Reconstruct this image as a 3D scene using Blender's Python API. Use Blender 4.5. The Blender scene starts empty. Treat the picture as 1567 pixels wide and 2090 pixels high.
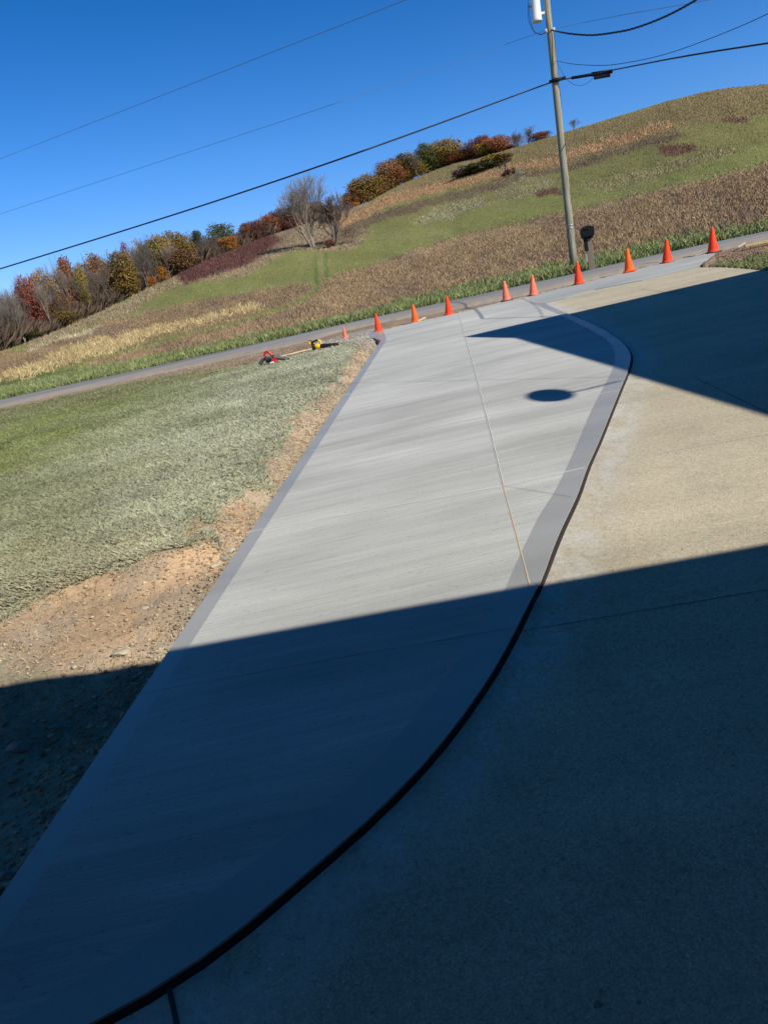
import bpy, bmesh, math, random
import numpy as np
from mathutils import Vector, Matrix
random.seed(7); rng = np.random.default_rng(7)
SC = bpy.context.scene

# ------------------------------------------------------------------ camera
F, CX, CY = 1500.0, 783.5, 1045.0            # focal length and centre in photo pixels (1567 x 2090)
def nrm(v):
    v = np.array(v, float); return v/np.linalg.norm(v)
Uc = -nrm((1048, 5855, 1500)); Yc = nrm(np.array([0, 0, 1.])-Uc[2]*Uc); Xc = np.cross(Yc, Uc)
if Xc[0] < 0: Xc = -Xc
R = np.array([Xc, Yc, Uc])
CZ = 2.7; CAM = np.array([0, 0, CZ])
cam = bpy.data.cameras.new('camera'); cob = bpy.data.objects.new('camera', cam); SC.collection.objects.link(cob)
right, up, back = R@np.array([1, 0, 0.]), R@np.array([0, -1., 0]), R@np.array([0, 0, -1.])
cob.matrix_world = Matrix([[right[i], up[i], back[i], CAM[i]] for i in range(3)]+[[0, 0, 0, 1]])
cam.sensor_fit = 'VERTICAL'; cam.sensor_height = 36; cam.lens = F/2090*36
cam.clip_start = .05; cam.clip_end = 5000
SC.camera = cob

# ------------------------------------------------------------------ sky, sun, exposure
SUN = nrm((.87, -.90, .95))                   # towards the sun
elev = math.asin(SUN[2]); azim = math.atan2(SUN[0], SUN[1])
w = bpy.data.worlds.new('World'); SC.world = w; w.use_nodes = True
nt = w.node_tree; bg = nt.nodes['Background']
sky = nt.nodes.new('ShaderNodeTexSky'); sky.sky_type = 'NISHITA'; sky.sun_disc = False
sky.sun_elevation = elev; sky.sun_rotation = azim; sky.altitude = 400
sky.air_density = 1.0; sky.dust_density = 0.05; sky.ozone_density = 1.5
# clear, dry autumn air: the blue deepens quickly above the horizon
hs_ = nt.nodes.new('ShaderNodeHueSaturation'); hs_.inputs['Saturation'].default_value = 1.5; hs_.inputs['Value'].default_value = 1.0; nt.links.new(sky.outputs[0], hs_.inputs['Color'])
tc_ = nt.nodes.new('ShaderNodeTexCoord'); sx_ = nt.nodes.new('ShaderNodeSeparateXYZ'); nt.links.new(tc_.outputs['Generated'], sx_.inputs[0])
rp_ = nt.nodes.new('ShaderNodeValToRGB'); nt.links.new(sx_.outputs['Z'], rp_.inputs[0]); el_ = rp_.color_ramp.elements
el_[0].position = 0.0; el_[0].color = (.48, .58, .98, 1); el_[1].position = .62; el_[1].color = (.12, .09, .14, 1)
e2_ = el_.new(.22); e2_.color = (.70, .67, .98, 1); e3_ = el_.new(.42); e3_.color = (.88, .48, .72, 1)
mx_ = nt.nodes.new('ShaderNodeMix'); mx_.data_type = 'RGBA'; mx_.blend_type = 'MULTIPLY'; mx_.inputs[0].default_value = .7
nt.links.new(hs_.outputs[0], mx_.inputs[6]); nt.links.new(rp_.outputs[0], mx_.inputs[7]); nt.links.new(mx_.outputs[2], bg.inputs[0]); bg.inputs[1].default_value = 0.138
sl = bpy.data.lights.new('sun', 'SUN'); sl.energy = 5.0; sl.angle = math.radians(.53); sl.color = (1, .95, .86)
so = bpy.data.objects.new('sun', sl); SC.collection.objects.link(so)
so.rotation_euler = Vector(SUN).to_track_quat('Z', 'Y').to_euler(); so.location = (20, -20, 30)
SC.view_settings.view_transform = 'Standard'; SC.view_settings.look = 'None'
SC.view_settings.exposure = 0.12; SC.view_settings.gamma = 1

# ------------------------------------------------------------------ ground geometry (functions)
Nd = R@nrm((.23, 1, 568.1/1500)); HH = 2.6
def ray(px, py): return R@np.array([(px-CX)/F, (py-CY)/F, 1.])
def hitp(px, py, up=0.0):
    """where the line of sight of a photo pixel meets the driveway's plane"""
    d = ray(px, py); t = (HH-up)/(d@Nd); return d*t+CAM
def proj(P):
    q = (np.asarray(P)-CAM)@R
    z = np.where(q[..., 2] > .05, q[..., 2], .05)
    return CX+F*q[..., 0]/z, CY+F*q[..., 1]/z, q[..., 2]
def plane(x, y): return CZ+(HH-Nd[0]*x-Nd[1]*y)/Nd[2]
PA, PB = hitp(781, 674), hitp(1440, 519)
ld = nrm((PB-PA)[:2]); lnn = np.array([-ld[1], ld[0]])
def dline(x, y): return (x-PA[0])*lnn[0]+(y-PA[1])*lnn[1]
def fore(x, y): return plane(x, y)-.04*np.clip(dline(x, y), 0, None)
def be(px, py):
    r = ray(px, py); return math.atan2(r[0], r[1]), r[2]/math.hypot(r[0], r[1])
def hitf(px, py, lift=0.0):
    th, e = be(px, py); r = np.linspace(1.5, 90, 9000); x = r*math.sin(th); y = r*math.cos(th)
    el = (fore(x, y)+lift-CZ)/r; k = int(np.argmax(el >= e)); k = k if el[k] >= e else 4000
    return np.array([x[k], y[k], fore(x[k], y[k])+lift])
ROADF = [(-300, 884), (-120, 844), (0, 817), (246, 764), (480, 712), (694, 664), (786, 644), (960, 606), (1154, 563), (1309, 526.5), (1567, 472), (1900, 402)]
ROADN = [(-300, 906), (-120, 861), (0, 832), (246, 779), (456, 735), (633, 695), (694, 677), (786, 657), (960, 625), (1154, 583), (1309, 546), (1464, 511), (1567, 491), (1900, 423)]
rf = np.array([hitf(*p) for p in ROADF]); rn = np.array([hitf(*p) for p in ROADN])
rf_th = np.arctan2(rf[:, 0], rf[:, 1]); rf_r = np.hypot(rf[:, 0], rf[:, 1])
def Rr(th):
    r = np.interp(th, rf_th, rf_r)
    # straight on beyond the last measured points
    for a, b, side in ((0, 1, -1), (-1, -2, 1)):
        d = rf[a]-rf[b]; m = (th < rf_th[0]) if side < 0 else (th > rf_th[-1])
        den = np.sin(th)*d[1]-np.cos(th)*d[0]
        rr = (rf[a][0]*d[1]-rf[a][1]*d[0])/np.where(abs(den) < 1e-4, 1e-4, den)
        rr = np.where((rr > 5) & (rr < 75), rr, 75); r = np.where(m, rr, r)
    return r
SKYL = [(-400, 820), (-100, 742), (0, 717), (53, 700), (116, 678), (161, 657), (228, 626), (298, 591), (354, 566), (430, 528), (500, 500), (550, 482), (596, 466),
        (668, 443), (718, 424), (753, 411), (783, 394), (822, 374), (883, 349), (925, 334), (1000, 316), (1054, 300), (1156, 268), (1217, 250), (1290, 228), (1362, 206),
        (1434, 188), (1489, 179), (1567, 172), (1700, 170), (1900, 190)]
sk = np.array([be(*p) for p in SKYL]); o_ = np.argsort(sk[:, 0]); sk = sk[o_]
CR = [(-.8, 150), (-.42, 165), (-.3, 200), (-.15, 235), (0, 275), (.15, 310), (.3, 260), (.42, 215), (.55, 190), (.8, 180)]
CR = np.array(CR)
def noise2(x, y, s, seed=0):
    """cheap smooth value noise"""
    x = np.asarray(x)/s; y = np.asarray(y)/s; xi = np.floor(x).astype(int); yi = np.floor(y).astype(int)
    fx = x-xi; fy = y-yi; fx = fx*fx*(3-2*fx); fy = fy*fy*(3-2*fy)
    def hsh(a, b):
        n = (a*374761393+b*668265263+seed*974634777) & 0x7fffffff
        n = ((n ^ (n >> 13))*1274126177) & 0x7fffffff
        return ((n ^ (n >> 16)) & 0xffff)/65535.
    return (hsh(xi, yi)*(1-fx)+hsh(xi+1, yi)*fx)*(1-fy)+(hsh(xi, yi+1)*(1-fx)+hsh(xi+1, yi+1)*fx)*fy
def fbm(x, y, s, seed=0, n=4):
    t = 0; a = 1; q = 0
    for i in range(n): t = t+a*noise2(x, y, s/2**i, seed+i*7); q += a; a *= .55
    return t/q
def inpoly(px, py, poly):
    poly = np.asarray(poly, float); c = np.zeros(np.shape(px), bool); j = len(poly)-1
    for i in range(len(poly)):
        xi, yi = poly[i][:2]; xj, yj = poly[j][:2]
        m = ((yi > py) != (yj > py)) & (px < (xj-xi)*(py-yi)/((yj-yi) if yj != yi else 1e-9)+xi)
        c ^= m; j = i
    return c
def hill(th, r):
    """height beyond the far edge of the road"""
    rr = Rr(th); x0 = rr*np.sin(th); y0 = rr*np.cos(th); e0 = (fore(x0, y0)-CZ)/rr
    ec = np.interp(th, sk[:, 0], sk[:, 1]); rc = np.interp(th, CR[:, 0], CR[:, 1])
    ec = np.where(abs(th) > .9, np.clip(ec-(abs(th)-.9)*.12, 0, 1), ec)
    ec = np.maximum(ec, e0+.01)
    t = np.clip((r-rr)/(rc-rr), 0, 1.0)
    e = e0+(ec-e0)*(1-(1-t)**1.45)
    z = CZ+r*e
    x = r*np.sin(th); y = r*np.cos(th)
    z = z+(fbm(x, y, 22, 3, 3)-.5)*1.0*np.clip((r-rr)/60, 0, 1)*np.clip((1-t)*4, 0.15, 1)
    over = np.clip(r-rc, 0, None)
    z = z-over*.10-np.clip(over-40, 0, None)*.02
    return z
# slab outlines (plan)
LO0, LO1 = hitp(-240, 2184), hitp(777, 695)                 # left outer edge of the new slab
LI0, LI1 = hitp(0, 1947), hitp(783, 692)
def seg(a, b, n): return [a+(b-a)*i/(n-1) for i in range(n)]
def smooth(pts, n):
    P = np.array(pts); P = P[:, :2]
    def cr(p0, p1, p2, p3, t): return .5*((2*p1)+(-p0+p2)*t+(2*p0-5*p1+4*p2-p3)*t*t+(-p0+3*p1-3*p2+p3)*t**3)
    Q = np.vstack([2*P[0]-P[1], P, 2*P[-1]-P[-2]]); out = []
    for i in range(len(P)-1):
        for k in range(6): out.append(cr(Q[i], Q[i+1], Q[i+2], Q[i+3], k/6))
    out.append(P[-1]); out = np.array(out)
    for _ in range(3): out[1:-1] = out[1:-1]*.5+(out[:-2]+out[2:])*.25
    s = np.r_[0, np.cumsum(np.hypot(*np.diff(out, axis=0).T))]; u = np.linspace(0, s[-1], n)
    return np.stack([np.interp(u, s, out[:, 0]), np.interp(u, s, out[:, 1])], 1)
RO_PX = [(60, 2160), (180, 2090), (337, 2004), (480, 1903), (600, 1802), (740, 1682), (850, 1574), (930, 1478), (1000, 1378), (1050, 1288), (1080, 1227), (1104, 1183), (1138, 1091), (1177, 1010), (1198, 951),
         (1223.5, 895), (1262, 800), (1281, 755), (1286.5, 731.5), (1285, 721), (1275, 704), (1253, 687), (1219, 666), (1172, 646), (1123, 625), (1111, 618)]
RI_PX = [(-120, 2180), (31, 2077), (268, 1939), (344.6, 1886), (459, 1801.5), (600, 1698), (720, 1600), (816, 1500), (866, 1436), (921, 1369.5), (977, 1286.5), (1032, 1203), (1040.5, 1176), (1070, 1112.5),
         (1104, 1044.4), (1130, 1006), (1172.5, 917), (1206.5, 836), (1240.6, 772), (1254.6, 738), (1253, 717), (1240.6, 695), (1198, 670), (1140.5, 642), (1092, 622), (1080, 617)]
RO = smooth([hitp(*p) for p in RO_PX], 90); RI = smooth([hitp(*p) for p in RI_PX], 90)
TOP_PX = [(745, 683), (767, 677), (781, 673.5), (854, 657), (950, 635), (1022, 617), (1080, 605), (1169, 583), (1270, 557), (1350, 538), (1440, 519), (1460, 516)]
TOP = np.array([hitp(*p)[:2] for p in TOP_PX])
STRIP_LO = np.array([hitp(*p)[:2] for p in [(1111, 618), (1154, 608), (1212, 590), (1309, 571), (1425, 543)]])
def LOat(t): return (LO0+(LO1-LO0)*t)[:2]
vdir = nrm((LO1-LO0)[:2]); udir = np.array([-vdir[1], vdir[0]])     # along the left edge; away from it to the left
def uv(x, y):
    dx = x-LO0[0]; dy = y-LO0[1]; return dx*udir[0]+dy*udir[1], dx*vdir[0]+dy*vdir[1]
NEW_POLY = np.vstack([[LOat(0)], [LOat(1)], TOP, STRIP_LO[::-1], RO[::-1]])
TAN_BACK = np.array([[RO[0][0]-.4, -7.5], [16, -7.5]])
TE = np.array([hitp(*p)[:2] for p in [(1435, 543.5), (1475, 543), (1517, 545.5), (1560, 550), (1760, 575), (1900, 590)]])
TAN_POLY = np.vstack([RO, STRIP_LO[1:], TE, TAN_BACK[::-1]])
# dirt / grass edge left of the slab
GE = [(-60, 1250), (89, 1202), (250, 1157), (380, 1113), (415, 1100), (418, 1075), (447, 1032), (527, 979), (549, 947), (581, 903), (621, 842), (670, 804), (688, 780), (707, 744), (734, 707), (756, 690)]
ge = np.array([uv(*hitp(*p, .1)[:2]) for p in GE]); ge = ge[np.argsort(ge[:, 1])]
def ground_off(x, y):
    """offset of the open ground from the driveway's plane"""
    u, v = uv(x, y); ug = np.clip(np.interp(v, ge[:, 1], ge[:, 0])+.06, .26, 3.3)
    n = (fbm(x, y, .5, 11)-.5)
    ug2 = np.clip(np.clip(ug, .2, 1.3)+n*.35, .16, 2.)
    fade = np.clip((LO1-LO0)[:2]@vdir+.8-v, 0, 1)
    t = np.clip((u-.10)/(ug2-.08), 0, 1); t = t*t*(3-2*t)
    wide = np.clip(1.9-ug, 0, 1); off = -.13+(.05+(.08+.10*fade)*wide)*t
    off = np.where(u > 3, off*np.exp(-(u-3)/6), off)
    rough = np.where((u > 0) & (u < ug+.3) & (v < 22), 1.0, .25)
    rough = rough*np.where(dline(x, y) > -.5, .3, 1)
    off = off+(fbm(x, y, .6, 5)-.5)*.10*rough+(fbm(x, y, .12, 9, 3)-.5)*.035*rough
    dl = dline(x, y); off = np.where(dl > -.6, off*np.clip(1-(dl+.6)/1.2, 0, 1)-.02*np.clip((dl+.6)/1.2, 0, 1), off)
    off = off+(fbm(x, y, 3.0, 21, 3)-.5)*.12*np.clip((u-1.0)/2, 0, 1)*np.clip(-dl-1, 0, 1)
    right = u < 0
    off = np.where(right, .01+(fbm(x, y, .4, 15)-.5)*.05-.04*np.clip(dl+1, 0, 1), off)
    return off
def ground(x, y):
    x = np.asarray(x, float); y = np.asarray(y, float)
    r = np.hypot(x, y); th = np.arctan2(x, y); rr = Rr(th)
    f = fore(x, y)+ground_off(x, y)*np.clip((rr-r)/3, 0, 1)
    slab = inpoly(x, y, NEW_POLY) | inpoly(x, y, TAN_POLY)
    f = np.where(slab, plane(x, y)-.22, f)
    f = np.where((~slab) & (abs(th) > 1.2), np.maximum(f, -12), f)
    return np.where(r > rr, hill(th, r), f)
def hitg(px, py, lo=20, hi=330):
    th, e = be(px, py); r = np.linspace(lo, hi, 6000); x = r*math.sin(th); y = r*math.cos(th)
    z = ground(x, y); el = (z-CZ)/r; k = int(np.argmax(el >= e)); k = k if el[k] >= e else int(np.argmax(el))
    return np.array([x[k], y[k], z[k]])

# ------------------------------------------------------------------ helpers
def tag(o, label=None, cat=None, group=None, kind=None):
    if label: o['label'] = label
    if cat: o['category'] = cat
    if group: o['group'] = group
    if kind: o['kind'] = kind
    return o
def link(o, parent=None):
    SC.collection.objects.link(o)
    if parent is not None: o.parent = parent
    return o
def empty(name, loc=(0, 0, 0), rz=0): 
    o = bpy.data.objects.new(name, None); o.location = loc; o.rotation_euler = (0, 0, rz); o.empty_display_size = .2
    return link(o)
def meshobj(name, verts, faces, m, parent=None, smooth_=False):
    me = bpy.data.meshes.new(name); me.from_pydata([tuple(v) for v in verts], [], [tuple(f) for f in faces]); me.update()
    ms = m if isinstance(m, (list, tuple)) else [m]
    for k in ms: me.materials.append(k)
    if smooth_: me.polygons.foreach_set('use_smooth', [True]*len(me.polygons))
    return link(bpy.data.objects.new(name, me), parent)
def fastmesh(name, V, T, col=None, mat=None, smooth_=False):
    """numpy vertices (n,3), polygons (m,k) with per-vertex colours (n,3)"""
    V = np.ascontiguousarray(V, dtype=np.float32); T = np.ascontiguousarray(T, dtype=np.int32); k = T.shape[1]
    me = bpy.data.meshes.new(name); me.vertices.add(len(V)); me.vertices.foreach_set('co', V.ravel())
    me.loops.add(T.size); me.loops.foreach_set('vertex_index', T.ravel())
    me.polygons.add(len(T)); me.polygons.foreach_set('loop_start', np.arange(0, T.size, k, dtype=np.int32))
    me.polygons.foreach_set('loop_total', np.full(len(T), k, np.int32))
    if smooth_: me.polygons.foreach_set('use_smooth', np.ones(len(T), bool))
    me.update(calc_edges=True)
    if col is not None:
        a = me.color_attributes.new('Col', 'FLOAT_COLOR', 'POINT')
        a.data.foreach_set('color', np.hstack([col, np.ones((len(col), 1))]).astype(np.float32).ravel())
    if mat: me.materials.append(mat)
    return me
class MB:
    def __init__(s): s.v = []; s.f = []; s.m = []
    def add(s, v, f, mi=0):
        o = len(s.v); s.v += [tuple(p) for p in v]; s.f += [tuple(i+o for i in q) for q in f]; s.m += [mi]*len(f); return s
    def box(s, c, d, rot=None, bev=.12, mi=0):
        """chamfered box: centre, size"""
        bm = bmesh.new(); bmesh.ops.create_cube(bm, size=1)
        bmesh.ops.scale(bm, vec=d, verts=bm.verts)
        if bev: bmesh.ops.bevel(bm, geom=bm.edges[:], offset=min(d)*bev, segments=2, affect='EDGES', profile=.6)
        M = Matrix.Translation(c) @ (rot.to_4x4() if rot else Matrix.Identity(4)); bm.transform(M)
        s.add([v.co[:] for v in bm.verts], [[v.index for v in f.verts] for f in bm.faces], mi) if not bm.verts.index_update() else 0
        bm.free(); return s
    def tube(s, pts, rad, n=10, cap=True, mi=0):
        pts = [Vector(p) for p in pts]; rad = rad if isinstance(rad, (list, tuple, np.ndarray)) else [rad]*len(pts)
        rings = []; V = []; prev = None
        for i, p in enumerate(pts):
            t = (pts[min(i+1, len(pts)-1)]-pts[max(i-1, 0)]).normalized()
            if prev is None:
                a = Vector((0, 0, 1)) if abs(t.z) < .9 else Vector((1, 0, 0)); x = t.cross(a).normalized()
            else: x = (prev-t*prev.dot(t)).normalized()
            prev = x; y = t.cross(x)
            for k in range(n):
                an = 2*math.pi*k/n; V.append(p+(x*math.cos(an)+y*math.sin(an))*rad[i])
        Fc = []
        for i in range(len(pts)-1):
            for k in range(n): Fc.append((i*n+k, i*n+(k+1) % n, (i+1)*n+(k+1) % n, (i+1)*n+k))
        if cap: Fc.append(tuple(reversed(range(n)))); Fc.append(tuple((len(pts)-1)*n+k for k in range(n)))
        return s.add(V, Fc, mi)
    def build(s, name, m, parent=None, smooth_=False):
        o = meshobj(name, s.v, s.f, m, parent)
        if isinstance(m, (list, tuple)): o.data.polygons.foreach_set('material_index', s.m)
        if smooth_: o.data.polygons.foreach_set('use_smooth', [len(p.vertices) < 5 for p in o.data.polygons])
        return o

# ------------------------------------------------------------------ materials
def mat(name, base=(.5, .5, .5), rough=.8, metal=0, spec=.5):
    m = bpy.data.materials.new(name); m.use_nodes = True; b = m.node_tree.nodes['Principled BSDF']
    b.inputs['Base Color'].default_value = (*base, 1); b.inputs['Roughness'].default_value = rough
    b.inputs['Metallic'].default_value = metal; b.inputs['Specular IOR Level'].default_value = spec
    return m, m.node_tree, b
def N(t, k, **kw):
    n = t.nodes.new(k)
    for a, b in kw.items():
        if a in n.inputs: n.inputs[a].default_value = b
        else: setattr(n, a, b)
    return n
def tex(t, scale, detail=4, rough=.6, vec=(1, 1, 1), rot=0, coord='Object'):
    tc = N(t, 'ShaderNodeTexCoord'); mp = N(t, 'ShaderNodeMapping'); mp.inputs['Scale'].default_value = vec; mp.inputs['Rotation'].default_value = (0, 0, rot)
    n = N(t, 'ShaderNodeTexNoise'); n.inputs['Scale'].default_value = scale; n.inputs['Detail'].default_value = detail; n.inputs['Roughness'].default_value = rough
    t.links.new(tc.outputs[coord], mp.inputs[0]); t.links.new(mp.outputs[0], n.inputs['Vector']); return n.outputs['Fac']
def ramp(t, src, stops):
    r = N(t, 'ShaderNodeValToRGB'); e = r.color_ramp.elements
    while len(e) < len(stops): e.new(.5)
    for i, (p, c) in enumerate(stops):
        e[i].position = p; e[i].color = (*(c if isinstance(c, tuple) else (c, c, c)), 1)
    t.links.new(src, r.inputs[0]); return r.outputs[0]
def mix(t, a, b, fac=1.0, mode='MULTIPLY'):
    n = N(t, 'ShaderNodeMix', data_type='RGBA', blend_type=mode)
    for i, s in ((6, a), (7, b), (0, fac)):
        if isinstance(s, (int, float)): n.inputs[i].default_value = s
        elif isinstance(s, tuple): n.inputs[i].default_value = (*s, 1)
        else: t.links.new(s, n.inputs[i])
    return n.outputs[2]
def bump(t, b, src, strength=.3, dist=.01):
    n = N(t, 'ShaderNodeBump'); n.inputs['Strength'].default_value = strength; n.inputs['Distance'].default_value = dist
    t.links.new(src, n.inputs['Height'])
    if b.inputs['Normal'].links: t.links.new(b.inputs['Normal'].links[0].from_socket, n.inputs['Normal'])
    t.links.new(n.outputs[0], b.inputs['Normal'])
JA = math.atan2(-.34, 3.57)                     # direction of the joints across the slab
def concrete(name, base, tone=.2, rough=.85, broom=True, grit=.35):
    m, t, b = mat(name, base, rough, 0, .25)
    c = mix(t, base, ramp(t, tex(t, .9, 5, .55, (.35, 1.9, 1), -JA), [(.3, 1-tone), (.52, 1.0), (.72, 1+tone*.75)]))
    c = mix(t, c, ramp(t, tex(t, .5, 3, .5), [(.3, 1-tone*.5), (.7, 1+tone*.4)]))
    c = mix(t, c, ramp(t, tex(t, 95, 3, .7), [(.3, 1-grit*.4), (.7, 1+grit*.3)]))
    if broom:
        s = tex(t, 22, 3, .75, (.05, 3.2, 1), -JA); c = mix(t, c, ramp(t, s, [(.3, .90), (.7, 1.09)])); c = mix(t, c, ramp(t, tex(t, 7, 2, .6, (.05, 3.0, 1), -JA), [(.3, .94), (.7, 1.05)])); bump(t, b, s, .5, .004)
        pits = tex(t, 45, 2, .5, (.5, 1.6, 1), -JA); c = mix(t, c, ramp(t, pits, [(.29, .68), (.35, 1.0)]))
        st = tex(t, 2.2, 6, .7, (.12, 3.4, 1), -JA); c = mix(t, c, ramp(t, st, [(.25, .88), (.5, 1.0), (.75, 1.10)]))
    bump(t, b, tex(t, 130, 3, .7), .35, .003)
    t.links.new(c, b.inputs['Base Color']); return m, t, b, c
M = {}
M['slab'] = concrete('broomed_concrete', (.475, .473, .437), .17)[0]; M['slab'].node_tree.nodes['Principled BSDF'].inputs['Specular IOR Level'].default_value = .12
M['band'] = concrete('trowelled_concrete', (.355, .347, .312), .12, .36, False, .3)[0]; M['band'].node_tree.nodes['Principled BSDF'].inputs['Specular IOR Level'].default_value = 1.0
m, t, b, c = concrete('old_concrete', (.495, .43, .305), .12, .85, False, .9)
at = N(t, 'ShaderNodeAttribute'); at.attribute_name = 'slurry'
sm = tex(t, 3.0, 5, .7, (1.6, .8, 1), 0.5); ml = N(t, 'ShaderNodeMath', operation='MULTIPLY'); t.links.new(at.outputs['Fac'], ml.inputs[0]); t.links.new(ramp(t, sm, [(.36, 0.0), (.60, .85)]), ml.inputs[1])
c = mix(t, c, (.54, .52, .46), ml.outputs[0], 'MIX')
c = mix(t, c, ramp(t, tex(t, 1.1, 6, .7), [(.30, .86), (.5, 1.0), (.7, 1.07)])); c = mix(t, c, ramp(t, tex(t, 28, 4, .8), [(.34, .80), (.5, 1.0), (.68, 1.13)]))
c = mix(t, c, ramp(t, tex(t, 1.7, 3, .6, (.25, 2.5, 1), .9), [(.62, 1.0), (.72, .90)]))
c = mix(t, c, ramp(t, tex(t, 55, 1, .4), [(.70, 1.0), (.76, 1.35)])); c = mix(t, c, ramp(t, tex(t, 42, 1, .4, (1, 1.2, 1), .4), [(.24, .62), (.30, 1.0)]))
c = mix(t, c, ramp(t, tex(t, .8, 4, .75, (.12, 2.2, 1), 1.2), [(.60, 1.0), (.70, 1.10)]))
c = mix(t, c, ramp(t, tex(t, 9, 1, .4), [(.17, .45), (.19, 1.0)])); t.links.new(c, b.inputs['Base Color']); M['old'] = m
M['foam'] = mat('joint_foam', (.022, .015, .014), .9)[0]
M['slabside'] = mat('slab_side', (.30, .30, .28), .9)[0]
m, t, b = mat('saw_dust_line', (.59, .585, .55), .95, 0, .2)
M['dustline'] = m
M['tandust'] = mat('tan_dust_line', (.60, .45, .30), .9)[0]
M['cut'] = mat('saw_cut_dark', (.05, .047, .042), .95)[0]
def attrmat(name, nz=((.35, .75), (.7, 1.25)), sc=3.0, bs=.4, bd=.03, rough=.95, fine=40.0, trans=0):
    m, t, b = mat(name, (.2, .2, .2), rough, 0, .2)
    a = N(t, 'ShaderNodeAttribute'); a.attribute_name = 'Col'
    c = mix(t, a.outputs['Color'], ramp(t, tex(t, sc, 6, .65), [(nz[0][0], nz[0][1]), (nz[1][0], nz[1][1])]))
    if fine: c = mix(t, c, ramp(t, tex(t, fine, 3, .7), [(.3, .78), (.7, 1.2)]))
    t.links.new(c, b.inputs['Base Color'])
    if bs: bump(t, b, tex(t, sc*3, 6, .7), bs, bd)
    return m
M['ground'] = attrmat('earth_and_turf', nz=((.35, .85), (.7, 1.15)), sc=1.6, bs=.8, bd=.05, fine=26)
M['blade'] = attrmat('grass_blade', nz=((.3, .8), (.7, 1.2)), sc=.7, bs=0, fine=0)
m, t, b = mat('asphalt', (.20, .20, .205), .9)
v = tex(t, .6, 4, .6, (.15, 2.2, 1), -.05); c = mix(t, (.205, .205, .21), ramp(t, v, [(.35, .72), (.65, 1.25)])); c = mix(t, c, ramp(t, tex(t, 60, 3, .7), [(.3, .8), (.7, 1.2)]))
a = N(t, 'ShaderNodeAttribute'); a.attribute_name = 'slurry'
ad = N(t, 'ShaderNodeMath', operation='MULTIPLY'); t.links.new(a.outputs['Fac'], ad.inputs[0]); t.links.new(ramp(t, tex(t, 1.3, 5, .7, (.5, 2, 1)), [(.25, .3), (.6, 1.0)]), ad.inputs[1])
c = mix(t, c, (.40, .32, .22), ad.outputs[0], 'MIX'); t.links.new(c, b.inputs['Base Color']); bump(t, b, tex(t, 80, 3, .7), .4, .01); M['road'] = m
def simple(name, base, rough=.7, sc=8, var=.15, metal=0, bs=.1, vec=(1, 1, 1), spec=.5):
    m, t, b = mat(name, base, rough, metal, spec)
    c = mix(t, base, ramp(t, tex(t, sc, 4, .6, vec), [(.3, 1-var), (.7, 1+var)])); t.links.new(c, b.inputs['Base Color'])
    if bs: bump(t, b, tex(t, sc*3, 4, .6, vec), bs, .004)
    return m
M['pole'] = simple('weathered_pole_wood', (.27, .25, .18), .9, 22, .5, 0, .9, (1, 1, .05))
M['post'] = simple('old_post_wood', (.20, .155, .115), .9, 20, .35, 0, .6, (1, 1, .06))
M['lumber'] = simple('pine_lumber', (.62, .43, .17), .75, 12, .15)
M['lumber2'] = simple('pale_stake_wood', (.62, .50, .34), .75, 12, .15)
M['black'] = simple('black_plastic', (.008, .009, .011), .5, 10, .2, 0, .1, (1, 1, 1), .2)
M['dark'] = simple('dark_grey_plastic', (.045, .05, .053), .5, 10, .2)
M['cable'] = simple('cable_sheath', (.012, .014, .02), .6, 10, .1, 0, 0)
M['wire'] = simple('aluminium_wire', (.10, .13, .18), .5, 10, .1, 0, 0)
M['white'] = simple('white_enamel', (.74, .76, .78), .4, 5, .06)
M['steel'] = simple('galvanised_steel', (.45, .46, .47), .45, 20, .15, .6)
M['conered'] = simple('cone_red_orange', (.90, .065, .018), .6, 5, .06, 0, .05, (1, 1, 1), .2)
M['coneorange'] = simple('cone_orange', (.90, .13, .018), .6, 5, .06, 0, .05, (1, 1, 1), .2)
M['conefade'] = simple('cone_faded', (.85, .17, .085), .6, 9, .16, 0, .05)
for k_ in ('conered', 'coneorange', 'conefade'):
    t = M[k_].node_tree; b = t.nodes['Principled BSDF']; src = b.inputs['Base Color'].links[0].from_socket
    q_ = ramp(t, tex(t, 11, 5, .75, (1, 1, 1.6)), [(.62 if k_ != 'conefade' else .54, 0.0), (.72, .55)]); t.links.new(mix(t, src, (.30, .09, .06), q_, 'MIX'), b.inputs['Base Color'])
M['rubber'] = simple('cone_base_rubber', (.05, .035, .03), .8, 8, .3)
M['red'] = simple('red_plastic', (.55, .012, .02), .35, 8, .08, 0, 0)
M['yellow'] = simple('yellow_plastic', (.75, .42, .015), .4, 8, .08, 0, 0)
M['tank'] = simple('white_translucent_plastic', (.65, .66, .64), .4, 8, .08, 0, 0)
M['rust'] = simple('rusty_steel', (.035, .018, .014), .85, 3, .3)
M['teal'] = simple('teal_paint', (.06, .16, .15), .6, 3, .2)
M['stone'] = simple('pale_limestone', (.46, .40, .29), .9, 7, .22, 0, .6)
M['stone2'] = simple('grey_stone', (.27, .27, .27), .9, 9, .25, 0, .6)
M['siding'] = simple('grey_siding', (.28, .28, .27), .6, 2, .05)
M['shingle'] = simple('grey_shingles', (.10, .10, .105), .9, 12, .3)
M['bark'] = simple('grey_bark', (.15, .12, .10), .95, 4, .3, 0, .3)
M['barkpale'] = simple('pale_bark', (.24, .20, .16), .95, 4, .3, 0, .3)

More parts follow.
